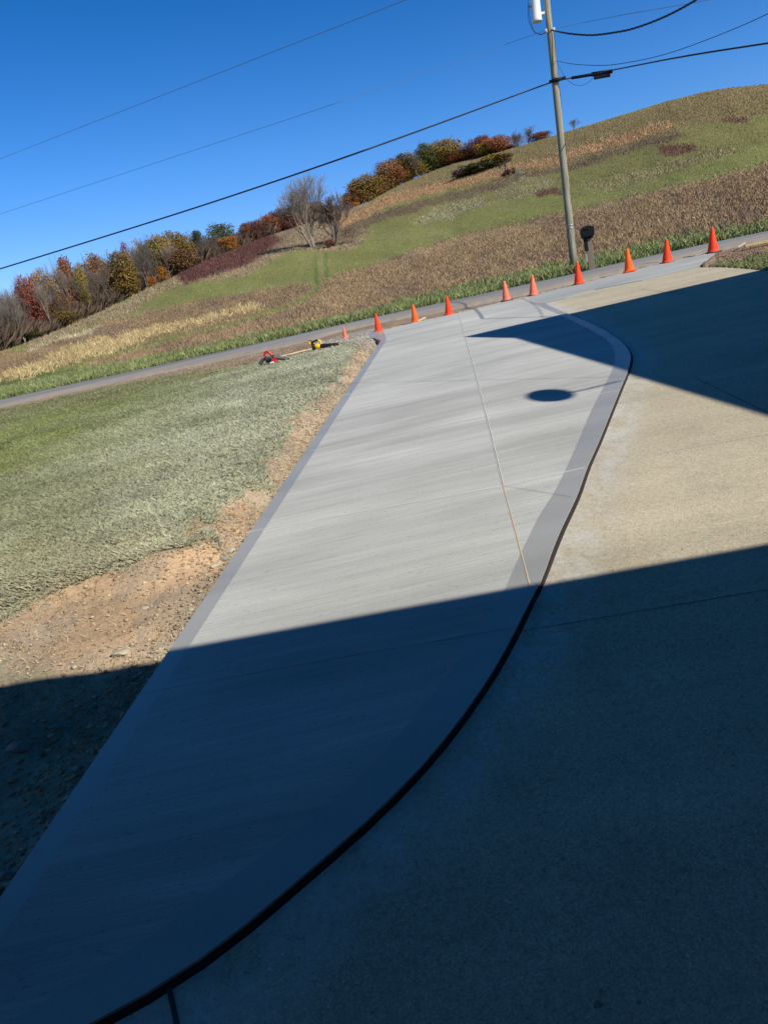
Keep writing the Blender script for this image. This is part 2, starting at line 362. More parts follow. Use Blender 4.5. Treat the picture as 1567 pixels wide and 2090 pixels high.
# ------------------------------------------------------------------ zones of the hill (what grows where)
def P_(*a): return np.array(a, float)
ZONES = [   # name, outline in photo pixels, ground colour, plant colour, plant height, plant share
 ('green', None, (.188, .195, .060), (.24, .245, .082), .16, .35),
 ('olive_top', P_((740, 430), (822, 372), (925, 332), (1054, 298), (1290, 226), (1434, 186), (1567, 160), (1900, 150), (1900, 250), (1567, 232), (1400, 262), (1200, 330), (1000, 372), (860, 400), (780, 428)), (.20, .16, .07), (.28, .21, .105), .35, .75),
 ('olive_mid', P_((760, 440), (860, 402), (1000, 375), (1200, 332), (1400, 264), (1560, 232), (1900, 240), (1900, 300), (1567, 292), (1400, 330), (1200, 372), (1000, 410), (830, 450), (760, 460)), (.185, .178, .06), (.235, .215, .08), .2, .45),
 ('dry_slope', P_((500, 505), (600, 462), (720, 420), (765, 405), (790, 420), (752, 455), (735, 500), (690, 512), (600, 512), (540, 540), (500, 562), (440, 570), (400, 576), (480, 540)), (.235, .18, .105), (.33, .265, .155), .42, 1.),
 ('dark_strip', P_((690, 470), (760, 440), (860, 408), (960, 384), (1050, 360), (1140, 338), (1250, 308), (1380, 270), (1400, 276), (1320, 300), (1200, 336), (1080, 364), (960, 402), (860, 424), (760, 458), (700, 486)), (.15, .115, .065), (.19, .14, .085), .4, .7),
 ('broom_orange', P_((700, 445), (790, 400), (870, 380), (960, 360), (1050, 340), (1140, 316), (1250, 280), (1365, 247), (1378, 256), (1250, 300), (1140, 330), (1050, 352), (960, 375), (870, 396), (790, 424), (700, 466)), (.31, .195, .10), (.43, .27, .14), .6, .8),
 ('pale_patch', P_((837, 452), (880, 430), (940, 410), (985, 398), (990, 420), (940, 440), (860, 462)), (.20, .185, .085), (.36, .33, .20), .5, .45),
 ('pale_patch', P_((1000, 396), (1060, 362), (1110, 356), (1140, 372), (1100, 398), (1020, 412)), (.19, .175, .075), (.34, .31, .18), .4, .35),
 ('pale_patch', P_((1180, 380), (1260, 360), (1400, 320), (1480, 300), (1500, 310), (1380, 350), (1240, 392)), (.19, .17, .07), (.30, .26, .13), .4, .4),
 ('red_patch', P_((1340, 300), (1420, 296), (1426, 308), (1360, 320)), (.145, .09, .055), (.16, .085, .06), .5, .6),
 ('red_patch', P_((1095, 394), (1140, 384), (1146, 396), (1100, 404)), (.145, .09, .055), (.16, .085, .06), .5, .6),
 ('red_patch', P_((1474, 244), (1524, 240), (1520, 250), (1480, 252)), (.145, .09, .055), (.16, .085, .06), .5, .6),
 ('sumac', P_((340, 572), (430, 526), (555, 480), (575, 490), (545, 515), (509, 538), (440, 562), (368, 580)), (.105, .065, .05), (.135, .06, .052), .9, .8),
 ('crest_dry', P_((250, 622), (300, 588), (356, 560), (372, 578), (330, 600), (260, 640), (160, 672), (60, 712), (50, 702), (160, 656)), (.21, .17, .09), (.30, .24, .14), .6, .8),
 ('field_wedge', P_((-400, 850), (-400, 815), (0, 719), (53, 712), (154, 684), (211, 660), (316, 636), (456, 607), (537, 589), (622, 578), (640, 592), (560, 628), (480, 657), (421, 668), (316, 694), (218, 718), (105, 757), (0, 795), (-100, 822)), (.205, .145, .08), (.29, .205, .115), .30, 1.),
 ('golden', P_((80, 748), (140, 712), (215, 690), (235, 700), (262, 684), (316, 672), (400, 655), (527, 622), (535, 632), (440, 655), (330, 684), (230, 715), (150, 740), (60, 775), (-60, 800), (0, 772)), (.29, .215, .105), (.47, .36, .175), .62, .7),
 ('pale_line', P_((50, 712), (154, 680), (215, 664), (215, 669), (154, 688), (52, 718)), (.38, .32, .2), (.5, .43, .27), .3, .6),
 ('field', P_((664, 577), (700, 563), (726, 552), (779, 532), (883, 498), (959, 479), (1028, 462), (1100, 446), (1250, 410), (1400, 374), (1567, 332), (1950, 250), (1950, 600), (1567, 500), (1100, 620), (700, 690), (218, 780), (100, 800), (150, 757), (218, 735), (300, 713), (421, 682), (480, 670), (560, 642), (640, 610)), (.225, .155, .082), (.32, .22, .125), .34, 1.),
 ('field_edge', P_((726, 556), (779, 535), (883, 500), (959, 481), (1100, 448), (1250, 412), (1400, 376), (1567, 333), (1567, 342), (1400, 386), (1250, 424), (1100, 462), (959, 494), (883, 512), (779, 546)), (.27, .19, .10), (.38, .28, .16), .3, .6),
]
VERGE = np.array([(-300, 60), (0, 46), (120, 34), (246, 22), (550, 15), (725, 15), (960, 24), (1115, 26), (1250, 24), (1386, 26), (1567, 18), (1900, 18)], float)
def hill_cols(px, py, jit=1.0):
    """ground colour, plant colour, plant height and share for points seen at px,py"""
    n1 = (fbm(px, py, 34, 31)-.5)*22*jit; n2 = (fbm(px, py, 9, 41)-.5)*9*jit
    qx = px+n1*1.2+n2*.5; qy = py+n1*.45+n2*.8
    g = np.empty(px.shape+(3,)); p = np.empty(px.shape+(3,)); hh = np.empty(px.shape); sh = np.empty(px.shape); z = np.zeros(px.shape, int)
    for i, (nm, poly, gc, pc, ht, s_) in enumerate(ZONES):
        m = np.ones(px.shape, bool) if poly is None else inpoly(qx, qy, poly)
        g[m] = gc; p[m] = pc; hh[m] = ht; sh[m] = s_; z[m] = i
    rd = np.interp(px, [a[0] for a in ROADF], [a[1] for a in ROADF]); vg = np.interp(px, VERGE[:, 0], VERGE[:, 1])
    m = (py > rd-vg*(1+.25*(fbm(px, py, 12, 51)-.5)*4))
    g[m] = (.10, .13, .035); p[m] = (.19, .23, .08); hh[m] = .34; sh[m] = 1; z[m] = 99
    # two wheel tracks climbing to the bare trees
    for (x0, y0, x1, y1) in ((642, 520, 648, 600), (664, 515, 668, 575)):
        xx = np.interp(py, [y0, y1], [x0, x1]); m = (abs(px-xx) < 3.5) & (py > y0) & (py < y1); g[m] = (.11, .15, .04); p[m] = (.13, .17, .05); hh[m] = .08
    xx = np.interp(py, [515, 600], [655, 657]); m = (abs(px-xx) < 3) & (py > 515) & (py < 600); g[m] = (.24, .20, .09)
    br = fbm(px*.6+40, py*1.6, 30, 63); kb = np.isin(z, [i for i, q in enumerate(ZONES) if q[0] in ('field', 'field_wedge', 'field_edge', 'dry_slope')])
    pur = np.clip((br-.5)*5, 0, 1)*kb; tn = np.clip((.45-br)*5, 0, 1)*kb
    for A_, q1, q2 in ((g, (.17, .115, .08), (.26, .185, .10)), (p, (.22, .15, .11), (.36, .26, .145))):
        A_ += (np.array(q1)-A_)*(pur*.6)[..., None]; A_ += (np.array(q2)-A_)*(tn*.6)[..., None]
    gg = (z == 0); dr = np.clip((fbm(px*.5, py*1.5, 40, 65)-.5)*4, 0, 1)*gg; g += (np.array((.23, .205, .10))-g)*(dr*.5)[..., None]
    mod = .80+.40*fbm(px*.55, py*1.7, 26, 61)
    return g*mod[..., None], p*mod[..., None], hh, sh, z
def yard_cols(x, y):
    """open ground of the yard: clean grass, dusted grass, straw, dirt"""
    u, v = uv(x, y); pxx, pyy, _ = proj(np.stack([x, y, fore(x, y)], -1))
    ug = np.interp(v, ge[:, 1], ge[:, 0])+.08
    n = fbm(x, y, 1.4, 71)-.5; n2 = fbm(x, y, .35, 75)-.5
    green = np.array((.185, .21, .075)); dusty = np.array((.375, .385, .27)); straw = np.array((.40, .345, .225)); dirt = np.array((.40, .30, .205)); shoulder = np.array((.33, .235, .155))
    f = np.clip((u-1.6-ug*.3)/5.5+n*.9, 0, 1)[..., None]
    near = np.clip((8.2-y)/2.6+n*1.3, 0, 1)[..., None]
    ms = np.clip((fbm(x*.5, y*1.6, 1.1, 97)-.5)*3+.5, 0, 1)[..., None]; c = dusty*(1-f)*(.86+.28*ms)+green*f*(.9+.2*ms)
    c = c*(1-near*.8)+straw*near*.8
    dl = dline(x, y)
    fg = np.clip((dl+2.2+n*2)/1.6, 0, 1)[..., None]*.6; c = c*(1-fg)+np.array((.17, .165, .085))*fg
    isd = (u < ug+n2*(.7+.5*np.clip(ug-1, 0, 1))+n*(.3+1.2*np.clip(ug-1, 0, 1))) & (u > 0)
    pat = fbm(x, y, .9, 79); pm = isd & (ug > 1.5) & (u > 1.0) & (pat > .60)
    c[isd] = dirt*1.0; c[isd & (fbm(x, y, .7, 78) > .55)] = np.array((.46, .315, .19)); c[pm] = straw*.8
    c[isd] *= (.78+.5*fbm(x[isd], y[isd], .5, 81))[:, None]
    gp = np.clip(1-(u-.10-n2*.5)/.28, 0, 1)*(u > 0)*.8; c = c*(1-gp[..., None])+np.array((.40, .345, .255))*gp[..., None]
    # disturbed dirt between the grass and the road
    rnx = np.interp(pxx, [a[0] for a in ROADN], [a[1] for a in ROADN])
    wd = np.interp(pxx, [0, 250, 380, 460, 540, 600, 700, 760, 1440, 1460, 1600, 1900], [3, 5, 9, 15, 24, 30, 26, 60, 60, 26, 22, 15])
    m = (pyy < rnx+wd*(1+n2*.9)) & (dl > -3.2); c[m] = shoulder*(.9); isd = isd | m
    m2 = m & (pxx > 655) & (pxx < 765) & (pyy > rnx+6); c[m2] = (.34, .32, .27)
    rg = (u < 0) & (~m); c[rg] = np.array((.15, .16, .065)); isd = np.where(rg, False, isd)
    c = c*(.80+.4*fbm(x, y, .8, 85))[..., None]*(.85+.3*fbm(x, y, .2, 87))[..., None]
    return c, isd

# ------------------------------------------------------------------ the ground: one sheet to the horizon
az = np.r_[np.linspace(-math.pi, -.62, 60)[:-1], np.linspace(-.62, .72, 660), np.linspace(.72, math.pi, 60)[1:]]
rrs = Rr(az); rcs = np.interp(az, CR[:, 0], CR[:, 1])
n1 = 250; n2 = 240
fr = [1.2*(rrs/1.2)**(j/n1) for j in range(n1)]
tt = np.linspace(0, 1, n2)**1.35
hr = [rrs+(rcs-rrs)*a_ for a_ in tt]
br = [rcs+k for k in (2, 5, 10, 20, 35, 55, 90, 150, 260, 450, 800, 1500)]
RAD = np.array(fr+hr+br); TH = np.broadcast_to(az, RAD.shape)
GX = RAD*np.sin(TH); GY = RAD*np.cos(TH); GZ = ground(GX, GY)
GZ[n1] = fore(GX[n1], GY[n1])
gpx, gpy, gz_ = proj(np.stack([GX, GY, GZ], -1))
hc, hp_, hh_, sh_, zz_ = hill_cols(gpx, gpy); yc, isd = yard_cols(GX, GY)
isfar = RAD >= rrs[None, :]-1e-6
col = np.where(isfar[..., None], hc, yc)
beyond = RAD > rcs[None, :]+1; col[beyond] = (.13, .12, .05)
nr_, na = RAD.shape; idx = np.arange(nr_*na).reshape(nr_, na)
Q = np.stack([idx[:-1, :-1], idx[:-1, 1:], idx[1:, 1:], idx[1:, :-1]], -1).reshape(-1, 4)[:, ::-1]
me = fastmesh('ground', np.stack([GX, GY, GZ], -1).reshape(-1, 3), Q, col.reshape(-1, 3), M['ground'], True)
tag(link(bpy.data.objects.new('ground', me)), kind='structure')

# ------------------------------------------------------------------ road
nR = 160
def along(arr, n):
    s = np.linspace(0, len(arr)-1, n); return np.stack([np.interp(s, range(len(arr)), arr[:, k]) for k in range(3)], 1)
a_th = np.linspace(np.arctan2(rf[0, 0], rf[0, 1]), np.arctan2(rf[-1, 0], rf[-1, 1]), nR)
rn_th = np.arctan2(rn[:, 0], rn[:, 1]); rn_r = np.hypot(rn[:, 0], rn[:, 1])
V = []; S = []
for i, th in enumerate(a_th):
    r0 = np.interp(th, rn_th, rn_r); r1 = np.interp(th, rf_th, rf_r)+.12
    r0 += .05*(math.sin(th*160)+math.sin(th*377))
    for k in range(7):
        r = r0+(r1-r0)*k/6; x, y = r*math.sin(th), r*math.cos(th)
        z = fore(x, y)+(.035 if 0 < k < 6 else -.03)+.03*math.sin(math.pi*k/6)
        V.append((x, y, z)); S.append(max(0, .95-k*.24))
Fq = [(i*7+k, (i+1)*7+k, (i+1)*7+k+1, i*7+k+1) for i in range(nR-1) for k in range(6)]
road = meshobj('road', V, Fq, M['road']); road.data.attributes.new('slurry', 'FLOAT', 'POINT').data.foreach_set('value', S)
tag(road, kind='structure')

# ------------------------------------------------------------------ driveway slabs
def pz(p, dz=0): return (p[0], p[1], plane(p[0], p[1])+dz)
def prism(name, polys, mats, dz, depth, parent=None):
    """flat slab made of several polygons: [(outline, material index)] with a skirt round the outside"""
    V, Fc, MI = [], [], []
    for poly, mi in polys:
        o = len(V); V += [pz(p, dz) for p in poly]; Fc.append(tuple(range(o, o+len(poly)))); MI.append(mi)
    return V, Fc, MI
LOp = np.array([LOat(t_) for t_ in np.linspace(0, 1, 90)])
LI_t = np.array([(hitp(0, 1947)+(hitp(743, 764)-hitp(0, 1947))*k)[:2] for k in (0, 1)])
di = nrm(LI_t[1]-LI_t[0])
def LIat(v_): # inner line of the left border, parallel to the edge
    return LO0[:2]+vdir*v_-udir*BW
BW = abs(float(np.dot(LI_t[1]-LO0[:2], udir))); BW = min(max(BW, .15), .34)
Ltot = float((LO1-LO0)[:2]@vdir)
LIp = np.array([LIat(v_) for v_ in np.linspace(0, Ltot, 90)])
V, Fc, MI = [], [], []
def strip(A, B, mi):
    o = len(V); n = len(A)
    for a_, b_ in zip(A, B): V.append(pz(a_)); V.append(pz(b_))
    for i in range(n-1): Fc.append((o+2*i, o+2*i+1, o+2*i+3, o+2*i+2)); MI.append(mi)
strip(LOp, LIp, 1); strip(RI, RO, 1)
# broomed middle: fan of quads between the two inner lines, plus the head of the slab by the road
inner = np.vstack([LIp, TOP[2:7], RI[::-1]])
o = len(V); V += [pz(p) for p in inner]; Fc.append(tuple(range(o, o+len(inner)))); MI.append(0)
head = np.vstack([[LIp[-1]], [LOp[-1]], TOP[:3]]); o = len(V); V += [pz(p) for p in head]; Fc.append(tuple(range(o, o+len(head)))); MI.append(1)
stp = np.vstack([TOP[6:], STRIP_LO[::-1], [RO[-1]], [RI[-1]]]); o = len(V); V += [pz(p) for p in stp]; Fc.append(tuple(range(o, o+len(stp)))); MI.append(2)
# skirts
outer = np.vstack([LOp, TOP, STRIP_LO[::-1], RO[::-1]])
o = len(V); n = len(outer); V += [pz(p) for p in outer]+[pz(p, -.16) for p in outer]
for i in range(n):
    j = (i+1) % n; Fc.append((o+i, o+j, o+n+j, o+n+i)); MI.append(3)
M['strip'] = concrete('fresh_apron_concrete', (.40, .41, .39), .14, .8)[0]
new = meshobj('driveway', V, Fc, [M['slab'], M['band'], M['strip'], M['slabside']]); new.data.polygons.foreach_set('material_index', MI)
bm = bmesh.new(); bm.from_mesh(new.data); bmesh.ops.recalc_face_normals(bm, faces=bm.faces)
for f in bm.faces:
    if abs(f.normal.z) > .5 and f.normal.z < 0: f.normal_flip()
bm.to_mesh(new.data); bm.free()
tag(new, kind='structure')
# old tan slab, a little lower, 4 cm away from the new edge
def offs(C, d):
    T = np.gradient(C, axis=0); T /= np.linalg.norm(T, axis=1)[:, None]; return C+np.stack([T[:, 1], -T[:, 0]], 1)*d
GAP = .028; TZ = -.03
wob = np.interp(np.arange(90), np.arange(0, 90, 3), rng.uniform(-.004, .006, 30))
o1 = offs(RO, GAP)+np.stack([wob, wob*0], 1); o2 = offs(RO, .24); o3 = offs(RO, .50)
V, Fc, S = [], [], []
for a_, b_, s0, s1 in ((o1, o2, 1., 1.), (o2, o3, 1., 0.)):
    o = len(V)
    for p, q in zip(a_, b_): V.append(pz(p, TZ)); V.append(pz(q, TZ)); S += [s0, s1]
    for i in range(len(a_)-1): Fc.append((o+2*i, o+2*i+1, o+2*i+3, o+2*i+2))
big = np.vstack([o3, STRIP_LO[1:]+np.array([0, -.02]), TE, TAN_BACK[::-1]])
o = len(V); V += [pz(p, TZ) for p in big]; S += [0.]*len(big); Fc.append(tuple(range(o, o+len(big))))
edge = np.vstack([o1, STRIP_LO[1:]+np.array([0, -.02]), TE, TAN_BACK[::-1]]); o = len(V); n = len(edge)
V += [pz(p, TZ) for p in edge]+[pz(p, -.2) for p in edge]; S += [0.]*(2*n)
for i in range(n): j = (i+1) % n; Fc.append((o+i, o+j, o+n+j, o+n+i))
old = meshobj('apron', V, Fc, M['old']); old.data.attributes.new('slurry', 'FLOAT', 'POINT').data.foreach_set('value', S)
bm = bmesh.new(); bm.from_mesh(old.data)
for f in bm.faces:
    if abs(f.normal.z) > .5 and f.normal.z < 0: f.normal_flip()
bm.to_mesh(old.data); bm.free()
tag(old, kind='structure')
# black foam in the gap, ragged top
V, Fc = [], []; A = offs(RO, -.001); B = offs(RO, GAP+.01)
s_ = np.linspace(0, 89, 900)
for k, q in enumerate(s_):
    a_ = [np.interp(q, range(90), A[:, c]) for c in (0, 1)]; b_ = [np.interp(q, range(90), B[:, c]) for c in (0, 1)]
    m_ = [(a_[0]+b_[0])/2, (a_[1]+b_[1])/2]; h1 = -.020+rng.uniform(-.008, .008)
    V += [pz(a_, -.014), pz(m_, h1), pz(b_, -.05)]
for k in range(len(s_)-1): Fc += [(3*k, 3*k+1, 3*k+4, 3*k+3), (3*k+1, 3*k+2, 3*k+5, 3*k+4)]
fo = meshobj('joint_filler', V, Fc, M['foam'], new)
def cutline(name, pts, wd, m, dz, parent):
    P = np.array([hitp(*p)[:2] if len(p) == 2 else p[:2] for p in pts]); out = []
    for i in range(len(P)-1):
        n = max(2, int(np.linalg.norm(P[i+1]-P[i])/.12)); out += [P[i]+(P[i+1]-P[i])*k/n for k in range(n)]
    out.append(P[-1]); out = np.array(out); T = np.gradient(out, axis=0); T /= np.linalg.norm(T, axis=1)[:, None]; Nn = np.stack([-T[:, 1], T[:, 0]], 1)
    V, Fc = [], []
    for i, p in enumerate(out):
        ww = wd*(.5+.5*rng.uniform(.3, 1.1)); V += [pz(p+Nn[i]*ww/2, dz), pz(p-Nn[i]*ww/2, dz)]
    for i in range(len(out)-1): Fc.append((2*i, 2*i+1, 2*i+3, 2*i+2))
    return meshobj(name, V, Fc, m, parent)
JO = [[(283, 1418), (600, 1360), (1054, 1281)], [(503, 1087), (850, 1024), (1026, 992), (1193, 955)], [(632, 921), (994, 849), (1262, 797)], [(700, 807), (900, 778), (1273, 703)],
      [(743, 764), (900, 730), (1180, 672)], [(783, 692), (950, 662)]]
for k, J in enumerate(JO):
    if k == 0: cutline('saw_cut', J, .0035, M['cut'], .004, new); continue
    cutline('dust_line', J, .026 if k < 3 else .05, M['dustline'], .003, new)
cutline('dust_line', [(935, 640), (965, 745), (1000, 880), (1026, 990)], .030, M['dustline'], .003, new)
cutline('saw_cut', [(935, 640), (965, 745), (1000, 880), (1026, 990)], .0045, M['cut'], .006, new)
cutline('dust_line', [(1026, 990), (1056, 1100), (1085, 1210)], .012, M['tandust'], .004, new)
cutline('saw_cut', [(1026, 992), (1165, 1015)], .004, M['cut'], .008, new)
cutline('saw_cut', [(1066, 1280), (1567, 1195), (1800, 1157)], .006, M['cut'], TZ+.004, old)
cutline('saw_cut', [(1414, 765), (1567, 838), (1760, 925)], .009, M['cut'], TZ+.004, old)
cutline('dust_line', [(1210, 958), (1250, 945)], .012, M['dustline'], TZ+.004, old)
cutline('dust_line', [(1338, 921), (1567, 880), (1700, 857)], .010, M['dustline'], TZ+.004, old)
cutline('saw_cut', [(1305, 588), (1420, 601)], .012, M['cut'], TZ+.004, old)
cutline('saw_cut', [(342, 2006), (350, 2040), (366, 2120), (380, 2200)], .022, M['cut'], TZ+.005, old)

# ------------------------------------------------------------------ plants of the ground (blades)
def blades(name, X, Y, Z, H, Wd, lean, colr, label, cat, parent=None, curve=True, mat_='blade'):
    n = len(X); a = rng.uniform(0, 2*math.pi, n); b = rng.uniform(0, 2*math.pi, n)
    dx = np.cos(a)*Wd/2; dy = np.sin(a)*Wd/2; lx = np.cos(b)*lean*H; ly = np.sin(b)*lean*H; hz = H*np.sqrt(np.clip(1-lean**2, .04, 1))
    P0 = np.stack([X-dx, Y-dy, Z-.01], 1); P1 = np.stack([X+dx, Y+dy, Z-.01], 1)
    P2 = np.stack([X+lx*.4+dx*.7, Y+ly*.4+dy*.7, Z+hz*.6], 1); P3 = np.stack([X+lx, Y+ly, Z+hz], 1)
    V = np.stack([P0, P1, P2, P3], 1).reshape(-1, 3); i = np.arange(n)*4
    T = np.stack([np.stack([i, i+1, i+2], 1), np.stack([i, i+2, i+3], 1)], 1).reshape(-1, 3)
    C = np.repeat(colr, 4, 0)
    o = link(bpy.data.objects.new(name, fastmesh(name, V, T, C, M[mat_])), parent)
    return tag(o, label, cat, kind='stuff')
def scatter_px(n, x0, x1, y0, y1):
    return rng.uniform(x0, x1, n), rng.uniform(y0, y1, n)
# yard grass: uniform in what an eye at the house would see, so denser near and thinner far
n = 1150000; px_ = rng.uniform(-260, 1000, n); py_ = rng.uniform(690, 1480, n)
d = np.stack([(px_-CX)/F, (py_-CY)/F, np.ones(n)], 1)@R.T; t_ = (HH-.08)/(d@Nd); ok = (t_ > 0) & (t_ < 40)
X = d[ok, 0]*t_[ok]; Y = d[ok, 1]*t_[ok]
u_, v_ = uv(X, Y); r_ = np.hypot(X, Y); th_ = np.arctan2(X, Y)
rnr = np.interp(th_, rn_th, rn_r)
ok = (u_ > .05) & (r_ < rnr-.1) & (~inpoly(X, Y, NEW_POLY)); X, Y, u_, v_, r_ = X[ok], Y[ok], u_[ok], v_[ok], r_[ok]
c, isd = yard_cols(X, Y); edge = np.exp(-np.clip(np.interp(v_, ge[:, 1], ge[:, 0])-u_, 0, 3)/.22); keep = (~isd) | (rng.uniform(0, 1, len(X)) < .05+.45*edge*(fbm(X, Y, .3, 93) > .45))
thin = rng.uniform(0, 1, len(X)) < np.clip(.5+(fbm(X, Y, .5, 91)-.35)*2.0, .2, 1); keep &= thin
X, Y, r_, c, isd = X[keep], Y[keep], r_[keep], c[keep], isd[keep]
c[isd] = (.40, .33, .21)
k = rng.uniform(.78, 1.26, len(X)); hs = rng.uniform(0, 1, len(X)); c = c*k[:, None]; c[hs > .82] = c[hs > .82]*.5+np.array((.30, .27, .17))*.8
H = (.025+.075*rng.uniform(0, 1, len(X))**1.5)*np.where(isd, .6, 1); Wd = rng.uniform(.0016, .0032, len(X))*(.7+r_*.07)
blades('grass', X, Y, ground(X, Y), H, Wd, rng.uniform(.70, .985, len(X)), c, 'short mown lawn, green to the left and grey with dust beside the driveway', 'grass')
print('yard blades', len(X))
# grass right of the apron
n = 16000; X = rng.uniform(9.5, 22, n); Y = rng.uniform(15, 25, n); ok = ~inpoly(X, Y, NEW_POLY) & ~inpoly(X, Y, TAN_POLY); X, Y = X[ok], Y[ok]
c, isd = yard_cols(X, Y); r_ = np.hypot(X, Y); th_ = np.arctan2(X, Y); ok = (~isd) & (r_ < np.interp(th_, rn_th, rn_r)-.6); X, Y, c = X[ok], Y[ok], c[ok]
c = c*rng.uniform(.6, 1.6, len(X))[:, None]
blades('grass', X, Y, ground(X, Y), rng.uniform(.05, .12, len(X)), rng.uniform(.015, .03, len(X)), rng.uniform(.3, .9, len(X)), c, 'patchy lawn corner on the right beside the lumber and the old slab', 'grass')
# roadside verge and field: rays over the hill
def hillpoints(n, px0, px1, power=1.0, pad=0.0):
    th0 = be(px0, 700)[0]; th1 = be(px1, 300)[0]; th = rng.uniform(th0, th1, n); q = rng.uniform(0, 1, n)**power
    rr = Rr(th); rc = np.interp(th, CR[:, 0], CR[:, 1]); r = rr+.1+(rc-rr-.1)*(1-(1-q)**(1/1.45)); return th, r
th, r = hillpoints(950000, -250, 1800); X = r*np.sin(th); Y = r*np.cos(th); Z = ground(X, Y); px, py, _ = proj(np.stack([X, Y, Z], 1))
px = px+rng.normal(0, 5, len(px)); py = py+rng.normal(0, 2.5, len(py)); g, p, hh, sh, zz = hill_cols(px, py); ok = (rng.uniform(0, 1, len(X)) < sh*(.45+.9*fbm(px, py*1.6, 14, 101))) & (zz != 99)
X, Y, Z, r, p, hh, zz = X[ok], Y[ok], Z[ok], r[ok], p[ok], hh[ok], zz[ok]; k = rng.uniform(.7, 1.28, len(X))
col_ = p*k[:, None]; a_ = rng.uniform(0, 1, len(X)); col_[a_ > .93] *= 1.5; col_[a_ < .10] *= .5
blades('field_weeds', X, Y, Z, hh*(.25+rng.uniform(0, 1, len(X))**1.5*1.0), (.010+.00055*r)*rng.uniform(.4, 1.3, len(X)), rng.uniform(.05, .9, len(X)), col_, 'dry weeds and meadow grass covering the hillside beyond the road', 'meadow')
print('hill tufts', len(X))
# verge
n = 120000; th0 = be(-280, 860)[0]; th1 = be(1850, 420)[0]; th = rng.uniform(th0, th1, n); r = Rr(th)+.15+rng.uniform(0, 1, n)**1.3*26
X = r*np.sin(th); Y = r*np.cos(th); Z = ground(X, Y); px, py, _ = proj(np.stack([X, Y, Z], 1)); g, p, hh, sh, zz = hill_cols(px, py); ok = zz == 99
X, Y, Z, r, p = X[ok], Y[ok], Z[ok], r[ok], p[ok]; k = rng.uniform(.4, 1.45, len(X)); pc = p*k[:, None]
a_ = rng.uniform(0, 1, len(X)); pc[a_ > .78] = np.array((.36, .35, .17))*rng.uniform(.7, 1.1, (a_ > .78).sum())[:, None]
cl = .35+1.25*fbm(X, Y, 1.6, 111)
blades('grass', X, Y, Z, rng.uniform(.12, .36, len(X))*cl, rng.uniform(.012, .032, len(X)), rng.uniform(.1, .75, len(X)), pc, 'tall bright green grass along the far side of the road', 'grass')
print('verge', len(X))

# ------------------------------------------------------------------ stones and gravel
def rock_mesh(name, m, seed, flat=.6, sub=2):
    bm = bmesh.new(); bmesh.ops.create_icosphere(bm, subdivisions=sub, radius=1); rs = np.random.default_rng(seed)
    planes = [nrm(rs.normal(size=3)) for _ in range(9)]; dd = rs.uniform(.55, .85, 9)
    for v in bm.verts:
        p = np.array(v.co)
        for q, k in zip(planes, dd):
            e_ = p@q-k
            if e_ > 0: p = p-q*e_*.9
        p = p*(1+rs.normal()*.02); v.co = Vector((p[0], p[1], p[2]*flat))
    me = bpy.data.meshes.new(name); bm.to_mesh(me); bm.free(); me.materials.append(m); return me
def rock(px, py, wpx, label, m='stone', flat=.6, seed=1, asp=1.3, lift=.0):
    p = hitg(px, py, 1.5, 30); z = float(p[2]); dist = np.linalg.norm(p-CAM); s = wpx/F*dist/2
    o = link(bpy.data.objects.new('rock', rock_mesh('rock', M[m], seed, flat))); o.location = (p[0], p[1], z+s*flat*.35+lift); o.scale = (s, s/asp, s*.9)
    o.rotation_euler = (rng.uniform(-.15, .15), rng.uniform(-.15, .15), rng.uniform(0, .5)); return tag(o, label, 'rock')
rock(250, 1336, 46, 'large pale flat stone in sunlit dirt just above the house shadow edge', flat=.35, seed=3)
rock(470, 1128, 26, 'pale stone against the slab edge where the trench widens, beside a dark clod', seed=5)
rock(458, 1143, 22, 'dark clod between pale stones beside the slab edge', 'stone2', seed=6)
rock(440, 1158, 26, 'buff stone at the slab edge just below the dark clod', seed=7, flat=.5)
rock(390, 1246, 14, 'small pale stone beside the slab edge below the bare dirt', seed=8)
rock(298, 1242, 16, 'small white stone in the middle of the bare dirt', seed=9, flat=.5)
rock(40, 1532, 44, 'dark angular rock at the left edge, deep in the house shadow', 'stone2', seed=10, asp=1.8)
rock(102, 1534, 18, 'small pale stone to the right of the dark angular rock in the shadow', 'stone', seed=11)
rock(115, 1488, 26, 'grey stone in shaded dirt above the small pale stone', 'stone2', seed=12)
rock(16, 1790, 26, 'rounded grey stone at the foot of the slab edge in the lower left', 'stone2', seed=13, flat=.8)
rock(24, 1622, 18, 'reddish grey flat stone in the shaded trench at left', 'stone2', seed=14, flat=.3, asp=2)
rock(620, 868, 12, 'white stone in the trench beside the slab halfway up', seed=15)
rock(606, 906, 12, 'pale stone in the trench just below the white one halfway up', seed=16)
rock(574, 961, 13, 'cream stone between the slab and the clay bank', seed=17)
